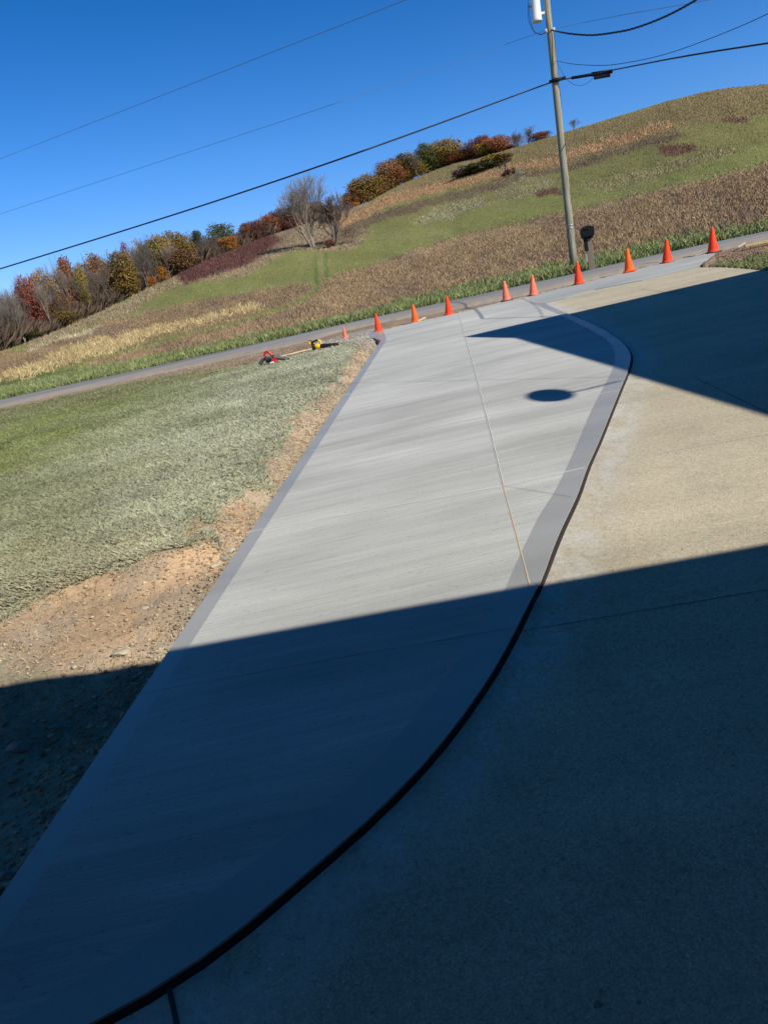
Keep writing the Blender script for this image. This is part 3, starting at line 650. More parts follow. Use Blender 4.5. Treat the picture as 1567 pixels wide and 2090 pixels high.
def gravel(name, pts, sizes, cols, label, cat):
    base = np.array([(1, 0, 0), (-1, 0, 0), (0, 1, 0), (0, -1, 0), (0, 0, .8), (0, 0, -.8)]); T0 = np.array([(0, 2, 4), (2, 1, 4), (1, 3, 4), (3, 0, 4), (2, 0, 5), (1, 2, 5), (3, 1, 5), (0, 3, 5)])
    n = len(pts); J = base[None]*rng.uniform(.55, 1.3, (n, 6, 1)); a = rng.uniform(0, 6.28, n); ca, sa = np.cos(a)[:, None], np.sin(a)[:, None]
    x = J[..., 0]*ca-J[..., 1]*sa; y = J[..., 0]*sa+J[..., 1]*ca; V = np.stack([x, y, J[..., 2]*.7], -1)*sizes[:, None, None]+pts[:, None, :]
    T = (T0[None]+(np.arange(n)*6)[:, None, None]).reshape(-1, 3)
    return tag(link(bpy.data.objects.new(name, fastmesh(name, V.reshape(-1, 3), T, np.repeat(cols, 6, 0), M['blade']))), label, cat, kind='stuff')
# pebbles and crumbs in the trench
n = 30000; v_ = rng.uniform(-1, Ltot, n); u_ = np.abs(rng.normal(0, 1, n))**1.2*.26+.01; u_ = np.where(rng.uniform(0, 1, n) < .45, rng.uniform(0, 1, n)*np.interp(v_, ge[:, 1], np.clip(ge[:, 0]*1.05, .3, 3.2)), u_)
X = LO0[0]+vdir[0]*v_+udir[0]*u_; Y = LO0[1]+vdir[1]*v_+udir[1]*u_; Z = ground(X, Y); s = .004+.024*rng.uniform(0, 1, n)**5+.003*rng.uniform(0, 1, n)
k = rng.uniform(.6, 1.35, n)[:, None]; cc = np.where(rng.uniform(0, 1, n)[:, None] < .5, np.array((.42, .35, .25)), np.array((.36, .26, .17)))*k
gravel('gravel', np.stack([X, Y, Z+s*.3], 1), s, cc, 'loose pebbles and crumbs of clay in the trench along the slab edge', 'gravel')
n = 130; px_ = rng.normal(380, 130, n); py_ = rng.normal(1010, 80, n); P = np.array([hitp(a, b, .08) for a, b in zip(px_, py_)]); X, Y = P[:, 0], P[:, 1]; ok = uv(X, Y)[0] > .6; X, Y = X[ok], Y[ok]; s = .006+.022*rng.uniform(0, 1, len(X))**3
gravel('concrete_chips', np.stack([X, Y, ground(X, Y)+.035], 1), s, np.array((.55, .54, .48))*rng.uniform(.8, 1.2, (len(X), 1)), 'small pale chips of dried concrete scattered on the dusty lawn', 'concrete chips')
# gravel patch by the first cone and along the head of the slab
n = 7000; px_ = rng.uniform(640, 770, n); py_ = rng.uniform(680, 706, n); ok = rng.uniform(0, 1, n) < np.clip(1-abs(py_-(708-(px_-640)*.19))/12, 0, 1); P = np.array([hitf(a, b) for a, b in zip(px_[ok], py_[ok])])
q = np.linspace(0, 1, 4000); TT = np.stack([np.interp(q, np.linspace(0, 1, len(TOP)), TOP[:, k]) for k in (0, 1)], 1)+np.stack([rng.normal(0, .12, 4000), .12+np.abs(rng.normal(0, .12, 4000))], 1)
X = np.r_[P[:, 0], TT[:, 0]]; Y = np.r_[P[:, 1], TT[:, 1]]; ok = ~inpoly(X, Y, NEW_POLY); X, Y = X[ok], Y[ok]; s = rng.uniform(.012, .035, len(X))
gravel('gravel', np.stack([X, Y, ground(X, Y)+s*.4], 1), s, np.array((.42, .38, .32))*rng.uniform(.45, 1.3, (len(X), 1)), 'pale gravel heaped around the smallest cone and along the slab end', 'gravel')
# clods of clay in the disturbed shoulder, both ends
n = 6000; px_ = np.r_[rng.uniform(380, 700, n//2), rng.uniform(1460, 1700, n//2)]; rb = np.interp(px_, [a[0] for a in ROADN], [a[1] for a in ROADN])
py_ = rb+rng.uniform(4, 26, n); P = np.array([hitf(a, b) for a, b in zip(px_, py_)]); s = rng.uniform(.008, .03, n)
X, Y = P[:, 0], P[:, 1]; gravel('gravel', np.stack([X, Y, ground(X, Y)+s*.3], 1), s, np.array((.30, .21, .14))*rng.uniform(.5, 1.3, (n, 1)), 'brown clods scattered in the scraped dirt beside the road', 'clods')

# ------------------------------------------------------------------ traffic cones
def cone_meshes():
    V, Fc = [], []; n = 24; prof = [(.165, .032), (.160, .045), (.150, .052), (.135, .12), (.045, .655), (.040, .68), (.030, .70), (.024, .69), (.030, .60)]
    for r, z in prof:
        for k in range(n): a = 2*math.pi*k/n; V.append((r*math.cos(a), r*math.sin(a), z))
    for i in range(len(prof)-1):
        for k in range(n): Fc.append((i*n+k, i*n+(k+1) % n, (i+1)*n+(k+1) % n, (i+1)*n+k))
    me = bpy.data.meshes.new('cone_body'); me.from_pydata(V, [], Fc); me.update(); me.polygons.foreach_set('use_smooth', [True]*len(Fc)); me.materials.append(M['conered'])
    bm = bmesh.new(); bmesh.ops.create_cube(bm, size=1); bmesh.ops.scale(bm, vec=(.37, .37, .034), verts=bm.verts); bmesh.ops.translate(bm, vec=(0, 0, .017), verts=bm.verts)
    bmesh.ops.bevel(bm, geom=[e for e in bm.edges if abs(e.verts[0].co.z-e.verts[1].co.z) > .01], offset=.05, segments=3, affect='EDGES')
    mb = bpy.data.meshes.new('base'); bm.to_mesh(mb); bm.free(); mb.materials.append(M['conered']); return me, mb
cbody, cbase = cone_meshes()
CONES = [((705, 690), 23, 'conefade', 'conefade', 'smallest traffic cone, standing in gravel left of the slab corner'),
 ((773, 675), 34.5, 'conered', 'conered', 'red traffic cone at the left corner of the slab, second from the left'),
 ((848, 656.5), 35, 'coneorange', 'coneorange', 'clean orange traffic cone next to a wood scrap, third from the left'),
 ((916.5, 641), 36.5, 'conered', 'conered', 'red-orange traffic cone just left of the long saw cut, fourth from the left'),
 ((1034, 613.5), 37.5, 'conefade', 'rubber', 'scuffed orange traffic cone with dark marks, left one of the close pair'),
 ((1088.5, 601.5), 38.5, 'conefade', 'rubber', 'faded pinkish orange traffic cone, right one of the close pair'),
 ((1181, 579.5), 41, 'conered', 'rubber', 'red traffic cone in front of the foot of the utility pole'),
 ((1284, 555), 41, 'coneorange', 'coneorange', 'orange traffic cone with an orange base, first to the right of the mailbox'),
 ((1361, 536), 41.5, 'conered', 'rubber', 'red traffic cone with a dark base, second to the right of the mailbox'),
 ((1454.5, 514.5), 43, 'conered', 'rubber', 'rightmost traffic cone, with a dark base at the end of the grey strip')]
for (p, hpx, mb_, mbase, lab) in CONES:
    q = hitf(*p); inn = bool(inpoly(np.array([q[0]]), np.array([q[1]]), NEW_POLY)[0]); z = plane(q[0], q[1])+.002 if inn else float(ground(q[0], q[1]))+.01
    e_ = empty('traffic_cone', (q[0], q[1], z), rng.uniform(-.5, .5)); sc = hpx/F*np.hypot(q[0], q[1])*.985/.70*1.02; e_.scale = (sc*1.02, sc*1.02, sc)
    e_.rotation_euler[0] = rng.uniform(-.02, .02)+.045; e_.rotation_euler[1] = rng.uniform(-.03, .03)
    tag(e_, lab, 'traffic cone', 'orange traffic cones lined up along the road')
    for nm, me_, mm in (('cone_body', cbody, mb_), ('base', cbase, mbase)):
        o = link(bpy.data.objects.new(nm, me_), e_); o.material_slots[0].link = 'OBJECT'; o.material_slots[0].material = M[mm]

# ------------------------------------------------------------------ utility pole, transformer, lines
pb = hitg(1171, 546, 20, 60); rp = math.hypot(pb[0], pb[1])
def atr(px, py, r): # point seen at px,py at plan distance r
    d_ = ray(px, py); return CAM+d_*(r/math.hypot(d_[0], d_[1]))
ptop = atr(1115, 0, rp); axis = (ptop-pb)/(ptop[2]-pb[2])
def pol(z): return pb+axis*(z-pb[2])
ZT = ptop[2]+2.2
pole = empty('utility_pole', tuple(pb)); tag(pole, 'tall weathered wooden utility pole leaning left beside the mailbox, carrying cables', 'utility pole')
def loc(p): return tuple(np.array(p)-pb)
mbl = MB(); zs = np.linspace(pb[2]-.3, ZT, 12); mbl.tube([loc(pol(z)) for z in zs], list(np.linspace(.175, .125, 12)), 20); mbl.build('pole_shaft', M['pole'], pole, True)
mbl = MB()
for z in (pb[2]+1.75, pb[2]+1.87):
    mbl.tube([loc(pol(z-.015)), loc(pol(z+.015))], [.178, .178], 20)
mbl.build('marker_band', M['steel'], pole, True)
RT = R@np.array([1, 0, 0.]); RT[2] = 0; RT = nrm(RT); FW = np.array([-RT[1], RT[0], 0])
def zat(py, px=1130):
    e_ = be(px, py)[1]; return CZ+e_*rp
# through-bolt, neutral bracket and ground wire
mbl = MB(); z62 = zat(60); p0 = pol(z62); mbl.tube([loc(p0-RT*.22-FW*.0), loc(p0+RT*.24)], .02, 8); mbl.box(loc(p0-RT*.17-FW*.05), (.08, .06, .14)); mbl.box(loc(p0+RT*.17-FW*.05), (.08, .06, .14)); mbl.build('neutral_bracket', M['steel'], pole)
mbl = MB(); pts = [loc(pol(z)+RT*(.13+.03*math.sin(z*3))-FW*.06) for z in np.linspace(pb[2]+.2, z62, 30)]; mbl.tube(pts, .009, 5); 
pts = [loc(pol(z)-FW*.155+RT*(.05*math.sin(z*1.9+1))) for z in np.linspace(zat(160), z62, 20)]; mbl.tube(pts, .010, 5); mbl.build('ground_wire', M['cable'], pole)
mbl = MB(); z165 = zat(166); p1 = pol(z165); mbl.tube([loc(p1-RT*.30-FW*.2-np.array([0, 0, .03])), loc(p1+RT*.42-FW*.2+np.array([0, 0, .02]))], .055, 10); mbl.box(loc(p1-FW*.16), (.34, .10, .16)); mbl.build('cable_clamp', M['black'], pole, True)
# transformer (its brackets are parts of it)
zc = zat(-10); tc = pol(zc)-RT*.50
tr = empty('transformer', tuple(tc)); tag(tr, 'white can-shaped transformer hung on the left side of the utility pole', 'transformer')
rT = .215; hT = zat(-62)-zat(34)
mbl = MB(); prof = [(.0, -.5), (.9, -.5), (.98, -.49), (1.0, -.47), (1.0, -.43), (.965, -.42), (.965, .36), (1.02, .37), (1.02, .42), (.9, .47), (.4, .52), (0.05, .53)]
pts = [(0, 0, z*hT) for r, z in prof]
Vv, Ff = [], []
for r, z in prof:
    for k in range(28): a = 2*math.pi*k/28; Vv.append((r*rT*math.cos(a), r*rT*math.sin(a), z*hT))
for i in range(len(prof)-1):
    for k in range(28): Ff.append((i*28+k, i*28+(k+1) % 28, (i+1)*28+(k+1) % 28, (i+1)*28+k))
mbl.add(Vv, Ff); mbl.build('tank', M['white'], tr, True)
for dz in (-.33, .22):
    mbl = MB(); mbl.box(tuple(RT*.27+np.array([0, 0, dz*hT])), (.18, .10, .09), Matrix.Rotation(math.atan2(RT[1], RT[0]), 3, 'Z')); mbl.build('bracket', M['white'], tr)
for k, dz in enumerate((.02, .12, -.14)):
    mbl = MB(); q = np.array([0, 0, dz*hT])-RT*(rT+.05)-FW*.05; mbl.tube([tuple(q+RT*.07), tuple(q-RT*.03)], [.035, .025], 8); mbl.build('bushing', M['dark'], tr, True)
mbl = MB(); mbl.tube([(0, 0, hT*.5), (0, 0, hT*.5+.1), (0, 0, hT*.5+.28)], [.06, .07, .03], 12); mbl.build('insulator', M['dark'], tr, True)
mbl = MB(); Lp = [(1078, 4), (1077, 20), (1078, 40), (1082, 52), (1088, 64), (1096, 69), (1106, 69), (1114, 64)]
Lp2 = [(1080, 8), (1080, 30), (1085, 54), (1092, 66), (1101, 71), (1110, 69), (1116, 62)]
def lcl(p): return tuple(np.array(p)-tc)
for L_ in (Lp, Lp2):
    pp = smooth([(a, b, 0) for a, b in L_], 24); mbl.tube([lcl(atr(a, b, rp-.15)) for a, b in pp], .011, 5)
mbl.build('secondary_lead', M['cable'], tr)
def wire(name, label, pxl, rad, m='cable', wav=0, extra=None, group=None, n=60):
    """pxl: (px, py, plan distance)"""
    P = np.array([(a, b) for a, b, c in pxl], float); D = np.array([c for a, b, c in pxl], float)
    s = np.r_[0, np.cumsum(np.hypot(*np.diff(P, axis=0).T))]; q = smooth([(a, b, 0) for a, b in P], n); sq = np.r_[0, np.cumsum(np.hypot(*np.diff(q, axis=0).T))]
    pts = [atr(q[i][0], q[i][1], np.interp(sq[i]/sq[-1], s/s[-1], D)) for i in range(n)]
    if extra is not None: pts += [np.array(e) for e in extra]
    mb_ = MB(); pts = [np.array(p) for p in pts]
    if wav:
        S = np.r_[0, np.cumsum([np.linalg.norm(pts[i+1]-pts[i]) for i in range(len(pts)-1)])]; m_ = int(S[-1]/.07); ss = np.linspace(0, S[-1], m_); A_ = np.array(pts)
        C_ = np.stack([np.interp(ss, S, A_[:, k]) for k in range(3)], 1)
        for ph in (0, 2.09, 4.19):
            mb_.tube([C_[i]+np.array([math.cos(ss[i]*9+ph)*.6*FW[0], math.cos(ss[i]*9+ph)*.6*FW[1], math.sin(ss[i]*9+ph)])*wav for i in range(m_)], rad, 5)
    else: mb_.tube(pts, rad, 6)
    o = mb_.build(name, M[m], None, True); tag(o, label, 'cable', group); return o
wire('power_line', 'thin cable running left from the pole at the height of its white bracket', [(1114, 61, rp), (1050, 84, rp+1), (700, 206, 30), (350, 322, 35), (0, 437, 41), (-260, 522, 46)], .0075, 'wire')
wire('communication_cable', 'thick black cable crossing the whole sky left of the pole at the lowest height', [(1128, 167, rp-.2), (1080, 184, rp), (750, 305, 29.5), (400, 424, 34), (0, 549, 40.5), (-260, 628, 46)], .030)
wire('communication_cable', 'thick black cable leaving the pole to the right through the black splice box', [(1134, 166, rp-.2), (1165, 159, rp-.2), (1250, 143, rp-.4), (1400, 114, 26), (1567, 88, 25), (1800, 52, 24)], .024)
wire('power_line', 'hair-thin line rising right from the white bracket behind the twisted cable', [(1124, 59, rp), (1200, 44, rp), (1300, 25, 26), (1390, 10, 26), (1560, -22, 26)], .008, 'wire')
wire('service_cable', 'twisted three-strand service cable sagging right from the white bracket', [(1124, 61, rp), (1150, 67, 26.6), (1185, 71, 26), (1215, 71.5, 25.4), (1255, 66, 24.7), (1290, 59, 24), (1350, 37, 22.6), (1420, 0, 20.5), (1560, -90, 17)], .012, 'cable', .018, extra=[(12.5, 8, 8.4)])
wire('service_cable', 'thin sagging drop cable leaving the pole to the right above the splice box', [(1134, 124, rp), (1170, 131, 26), (1215, 133.5, 25), (1260, 131, 24), (1350, 113, 23.6), (1450, 78, 21.6), (1567, 28, 19), (1700, -45, 16)], .009, extra=[(12.5, 7, 8.0)])
wire('slack_loop', 'thin slack cable looping from the pole down to the splice box', [(1136, 126, rp-.1), (1148, 150, rp-.2), (1158, 164, rp-.2), (1172, 173, rp-.3), (1188, 174.5, rp-.3), (1200, 168, rp-.3), (1209, 160, rp-.3)], .008)
# splice enclosure
spc = atr(1205, 156, rp-.3); sp = empty('splice_enclosure', tuple(spc)); tag(sp, 'black cable splice enclosure hanging on the thick cable right of the pole', 'splice box')
def s3(px, py): return tuple(atr(px, py, rp-.3)-spc)
mbl = MB(); mbl.tube([s3(1165, 159.5), s3(1167, 159), s3(1206, 152.5), s3(1208, 152)], [.05, .062, .062, .06], 12); mbl.build('cable_sleeve', M['black'], sp, True)
mbl = MB(); mbl.tube([s3(1206, 153), s3(1208, 153), s3(1248, 146), s3(1250, 146)], [.055, .07, .07, .055], 12); mbl.tube([s3(1206, 149), s3(1248, 142.5)], .03, 8); mbl.build('cable_sleeve', M['black'], sp, True)
mbl = MB(); a_ = np.array(s3(1211, 159)); b_ = np.array(s3(1245, 153)); mid = (a_+b_)/2; dv = b_-a_; L_ = np.linalg.norm(dv); rot = Vector(dv).to_track_quat('X', 'Z').to_matrix(); mbl.box(tuple(mid), (L_, .14, .13), rot, .2); mbl.build('terminal_box', M['black'], sp)
# cable from the house that passes high over the yard and darkens the driveway in passing
def shadowcable(off, rad):
    A_ = np.array([9.0, 5.0, 6.0])+off; B_ = np.array([-10.4, 27.0, 10.1])+off*0.4; C_ = B_+(B_-A_)*1.15
    return A_, C_
A_, C_ = shadowcable(np.zeros(3), 0); mb_ = MB(); mb_.tube([A_+(C_-A_)*k/50 for k in range(51)], .005, 6); o = mb_.build('power_line', M['wire'], None, True)
tag(o, 'highest thin line, crossing the upper left corner of the sky', 'cable')

# ------------------------------------------------------------------ mailbox
mp = hitf(1207, 552); mz = float(ground(*(mp[:2]*1.01)))
mp = np.array([mp[0]*1.008, mp[1]*1.008, mz]); rm = math.hypot(mp[0], mp[1]); th = math.atan2(mp[0], mp[1])
mx = empty('mailbox', tuple(mp), -th+.08); tag(mx, 'black arched mailbox on a rough wooden post at the far road edge', 'mailbox')
pxm = rm/F*1.0                                # metres per photo pixel here
mx.rotation_euler[1] = -.03
PH = 60*pxm
mbl = MB(); mbl.box((.01, 0, PH/2-.05), (11.5*pxm, 11*pxm, PH+.1), None, .08); mbl.build('post', M['post'], mx)
mbl = MB(); mbl.box((-.095, -.10, PH*.80), (.13, .05, 26*pxm), None, .1); mbl.box((.05, -.11, PH*.97), (.24, .05, .10), None, .1); mbl.build('bracket', M['black'], mx)
mbl = MB(); mbl.box((-.125, -.11, PH*.38), (.05, .03, .28), None, .1); mbl.build('reflector', M['steel'], mx)
Wb = 23.5*pxm; Hb = 18*pxm; Lb = .52; z0 = PH
def boxprofile(W, Hh, z0):
    pr = [(-W/2*.95, z0), (W/2*.95, z0), (W/2, z0+Hh*.74)]
    for k in range(1, 12): a = k/12; pr.append((W/2*math.cos(math.pi*a) if False else W/2*(1-2*a), z0+Hh*.74+Hh*.26*math.sin(math.pi*a)**.7))
    pr.append((-W/2, z0+Hh*.74)); return pr
def extr(pr, y0, y1):
    n = len(pr); V = [(x, y0, z) for x, z in pr]+[(x, y1, z) for x, z in pr]; Fc = [tuple(range(n)), tuple(reversed(range(n, 2*n)))]+[(i, n+i, n+(i+1) % n, (i+1) % n) for i in range(n)]
    return V, Fc
mbl = MB(); mbl.add(*extr(boxprofile(Wb, Hb, z0), -.20, .16)); mbl.build('mailbox_body', M['black'], mx)
mbl = MB(); mbl.add(*extr(boxprofile(Wb*1.06, Hb*1.04, z0-.01), -.235, -.20)); dr = mbl.build('door', M['dark'], mx)
dr.data.materials[0] = M['black']
mbl = MB(); mbl.add(*extr([(x*.8, z) for x, z in boxprofile(Wb, Hb*.74, z0+.03)], -.245, -.236)); mbl.build('door_panel', M['black'], dr)
mbl = MB(); mbl.box((-.02, -.262, z0+Hb*.72), (.15, .03, .035), None, .25); mbl.build('handle', M['black'], dr)
mbl = MB(); mbl.box((0, -.01, z0-.02), (Wb*.8, .34, .035)); mbl.build('mounting_board', M['black'], mx)

# ------------------------------------------------------------------ blowers, stakes, lumber
def blower_frame(px, py, rz):
    q = hitf(px, py); z = float(ground(q[0], q[1])); return q, z, np.hypot(q[0], q[1])/F
q, z, m1 = blower_frame(556, 749, 0)
b1 = empty('leaf_blower', (q[0], q[1], z+.02), math.atan2(RT[1], RT[0])+.0); tag(b1, 'red and black leaf blower lying on the grass beside the road dirt, left one', 'leaf blower')
u_ = m1                                     # one photo pixel in metres; local x = right, z = up
mbl = MB(); mbl.box((-3*u_, 0, 6.5*u_), (14*u_, 13*u_, 11*u_), Matrix.Rotation(.25, 3, 'Y'), .2); mbl.box((-5*u_, -4*u_, 10*u_), (8*u_, 8*u_, 8*u_), Matrix.Rotation(.3, 3, 'Y'), .2); mbl.build('engine_housing', M['dark'], b1)
mbl = MB()
for k in range(4): mbl.box((-6*u_+k*2.2*u_, -7.5*u_, 6*u_+.2*k*u_), (1.0*u_, 1.5*u_, 7*u_), Matrix.Rotation(.25, 3, 'Y'), .2)
mbl.build('cooling_fins', M['black'], b1)
mbl = MB(); mbl.tube([(7*u_, 6*u_, 5*u_), (7*u_, 3*u_, 5*u_), (7*u_, -3*u_, 5*u_), (7*u_, -5*u_, 5*u_)], [4*u_, 7*u_, 7*u_, 5*u_], 20); mbl.build('fan_housing', M['red'], b1, True)
mbl = MB(); hp = smooth([(-11, 12, 0), (-10.5, 18, 0), (-7.5, 22.5, 0), (-3, 23.5, 0), (1, 19, 0), (4.5, 13, 0), (7, 8, 0)], 20)
mbl.tube([(a*u_, 0, b*u_) for a, b in hp], [1.6*u_+.9*u_*min(1, i/12) for i in range(20)], 10); mbl.build('handle', M['red'], b1, True)
mbl = MB(); mbl.tube([(4*u_, -1*u_, 11*u_), (8*u_, -1*u_, 10*u_), (9*u_, -1*u_, 9.6*u_), (26*u_, -3*u_, 4.5*u_), (27*u_, -3*u_, 4*u_), (35*u_, -4*u_, 1.6*u_)], [4.2*u_, 4.4*u_, 4.0*u_, 3.6*u_, 3.2*u_, 3.0*u_], 16); mbl.build('blower_tube', M['dark'], b1, True)
mbl = MB(); mbl.tube([(34.6*u_, -4*u_, 1.7*u_), (36.5*u_, -4.2*u_, 1.2*u_)], [2.7*u_, 2.5*u_], 16); mbl.build('nozzle', M['black'], b1, True)
mbl = MB(); hp = smooth([(-9, 9, 0), (-14, 9.5, 0), (-19, 6, 0), (-23, 1, 0)], 12); mbl.tube([(a*u_, 3*u_, b*u_) for a, b in hp], [2*u_+.22*u_*i for i in range(12)], 14); mbl.build('elbow_tube', M['dark'], b1, True)
mbl = MB(); mbl.box((2*u_, -6*u_, .8*u_), (8*u_, 6*u_, 3.5*u_), Matrix.Rotation(-.1, 3, 'Y'), .35); mbl.build('fuel_tank', M['tank'], b1)
q, z, m1 = blower_frame(646, 722, 0); u_ = m1
b2 = empty('leaf_blower', (q[0], q[1], z+.02), math.atan2(RT[1], RT[0])+.05); tag(b2, 'yellow and black cordless blower lying by the gravel, right of the red one', 'leaf blower')
mbl = MB(); mbl.tube([(-6*u_, 0, 6.5*u_), (-5*u_, 0, 6.6*u_), (-1.5*u_, 0, 7.3*u_), (-1*u_, 0, 7.3*u_)], [7*u_, 7.6*u_, 7*u_, 5.5*u_], 20); mbl.build('fan_intake', M['black'], b2, True)
mbl = MB(); mbl.tube([(-1*u_, 0, 7*u_), (3*u_, 0, 7.2*u_), (9*u_, 0, 6.4*u_), (10.5*u_, 0, 6.2*u_)], [5*u_, 5.6*u_, 5*u_, 4.2*u_], 18); mbl.build('motor_housing', M['yellow'], b2, True)
mbl = MB(); mbl.tube([(9.5*u_, 0, 6.2*u_), (14*u_, 0, 5.8*u_), (30*u_, -1*u_, 4.2*u_), (41*u_, -2*u_, 4.2*u_), (46*u_, -2*u_, 4.6*u_)], [4.6*u_, 4.8*u_, 4.0*u_, 3.4*u_, 1.8*u_], 18); mbl.build('blower_tube', M['black'], b2, True)
mbl = MB(); mbl.tube([(41*u_, -2*u_, 5*u_), (47*u_, -2*u_, 7*u_)], [1.2*u_, .6*u_], 8); mbl.tube([(42*u_, -2*u_, 3*u_), (48.5*u_, -2*u_, 2.6*u_)], [1.2*u_, .6*u_], 8); mbl.build('nozzle', M['black'], b2, True)
mbl = MB(); hp = smooth([(-6, 15, 0), (-1, 17, 0), (5, 18.5, 0), (8, 19, 0)], 10); mbl.tube([(a*u_, 0, b*u_) for a, b in hp], [1.9*u_]*10, 10); mbl.build('handle', M['black'], b2, True)
mbl = MB(); hp = smooth([(7, 19.5, 0), (10, 17, 0), (12.5, 12, 0), (11.5, 9, 0)], 10); mbl.tube([(a*u_, 0, b*u_) for a, b in hp], [1.7*u_+.15*i*u_ for i in range(10)], 10); mbl.build('handle_neck', M['yellow'], b2, True)
mbl = MB(); mbl.box((-9*u_, 0, 16*u_), (4.5*u_, 5*u_, 6*u_), None, .2); mbl.build('battery', M['yellow'], b2)
mbl = MB(); mbl.box((-8*u_, 0, 20*u_), (7*u_, 4*u_, 1.6*u_), None, .2); mbl.box((-5.2*u_, 0, 15*u_), (3*u_, 5.4*u_, 7*u_), None, .2); mbl.build('battery_mount', M['black'], b2)
def board(pa, pb_, wd, ht, m, label, cat='board', lift=.02, name='wooden_stake'):
    a, b = hitf(*pa), hitf(*pb_); a[2] = float(ground(a[0], a[1]))+lift; b[2] = float(ground(b[0], b[1]))+lift
    c = (a+b)/2; dv = b-a; mb_ = MB(); mb_.box((0, 0, 0), (np.linalg.norm(dv), wd, ht), Vector(dv).to_track_quat('X', 'Z').to_matrix(), .08)
    o = mb_.build(name, M[m]); o.location = tuple(c); return tag(o, label, cat)
board((566, 733), (636, 714), .05, .03, 'lumber2', 'long pale wooden stake lying in the dirt between the two blowers', 'stake', .03)
board((1519, 512), (1640, 488), .14, .06, 'lumber', 'yellow lumber board on the grass at the right edge', 'board', .12, 'lumber_board')
board((853, 656), (867, 649.5), .06, .04, 'lumber2', 'short scrap of pale wood beside the third cone from the left', 'wood scrap', .05, 'wood_scrap')
board((1505, 514), (1520, 503), .025, .02, 'lumber2', 'thin pale stick leaning in the dirt left of the lumber board', 'stick', .12, 'stick')

# ------------------------------------------------------------------ pumpjack on the hill
qj = hitg(1033, 362, 100, 320); rj = math.hypot(qj[0], qj[1]); u_ = rj/F
pj = empty('pumpjack', tuple(qj), math.atan2(RT[1], RT[0])); tag(pj, 'small rusty oil pumpjack on the hillside below the dark bushes', 'pumpjack')
rotA = Matrix.Rotation(-.40, 3, 'Y')
mbl = MB(); mbl.box((1*u_, 0, 26*u_), (25*u_, 1.6*u_, 3.4*u_), rotA, .05); mbl.build('walking_beam', M['rust'], pj)
mbl = MB(); mbl.add(*extr([(-10.5*u_, 17*u_), (-8.0*u_, 16*u_), (-8.2*u_, 24*u_), (-11.5*u_, 23*u_), (-12*u_, 20*u_)], -.5*u_, .5*u_)); mbl.build('horse_head', M['rust'], pj)
for sy in (-1, 1):
    mbl = MB(); mbl.tube([(-1*u_, sy*1.6*u_, 0), (0, sy*.4*u_, 24*u_)], [1.05*u_, .9*u_], 6); mbl.build('leg', M['rust'], pj)
mbl = MB(); mbl.tube([(8*u_, 0, 1*u_), (0.5*u_, 0, 23.5*u_)], [.8*u_, .7*u_], 6); mbl.build('brace', M['rust'], pj)
mbl = MB(); mbl.tube([(12*u_, 0, 30*u_), (13*u_, 0, 12*u_)], .35*u_, 5); mbl.build('pitman_arm', M['rust'], pj)
mbl = MB(); mbl.box((14.5*u_, 0, 12*u_), (7*u_, 1.5*u_, 4*u_), Matrix.Rotation(.5, 3, 'Y'), .2); mbl.build('counterweight', M['rust'], pj)
mbl = MB(); mbl.box((14*u_, 0, 5*u_), (6*u_, 4*u_, 9*u_), None, .15); mbl.build('gearbox', M['black'], pj)
mbl = MB(); mbl.box((10*u_, 0, .4*u_), (32*u_, 4*u_, 1.2*u_), None, .1); mbl.build('skid', M['rust'], pj)
qt = hitg(1061, 356, 100, 320); mt = empty('pump_engine', tuple(qt), math.atan2(RT[1], RT[0])); tag(mt, 'teal engine with a white canister on the hill right of the pumpjack', 'engine')
mbl = MB(); mbl.box((0, 0, 2.4*u_), (6*u_, 3.5*u_, 4.8*u_), None, .2); mbl.build('engine_block', M['teal'], mt)
mbl = MB(); mbl.tube([(6.5*u_, 0, 0), (6.5*u_, 0, 3*u_)], [1.1*u_, 1.1*u_], 10); mbl.build('canister', M['white'], mt)

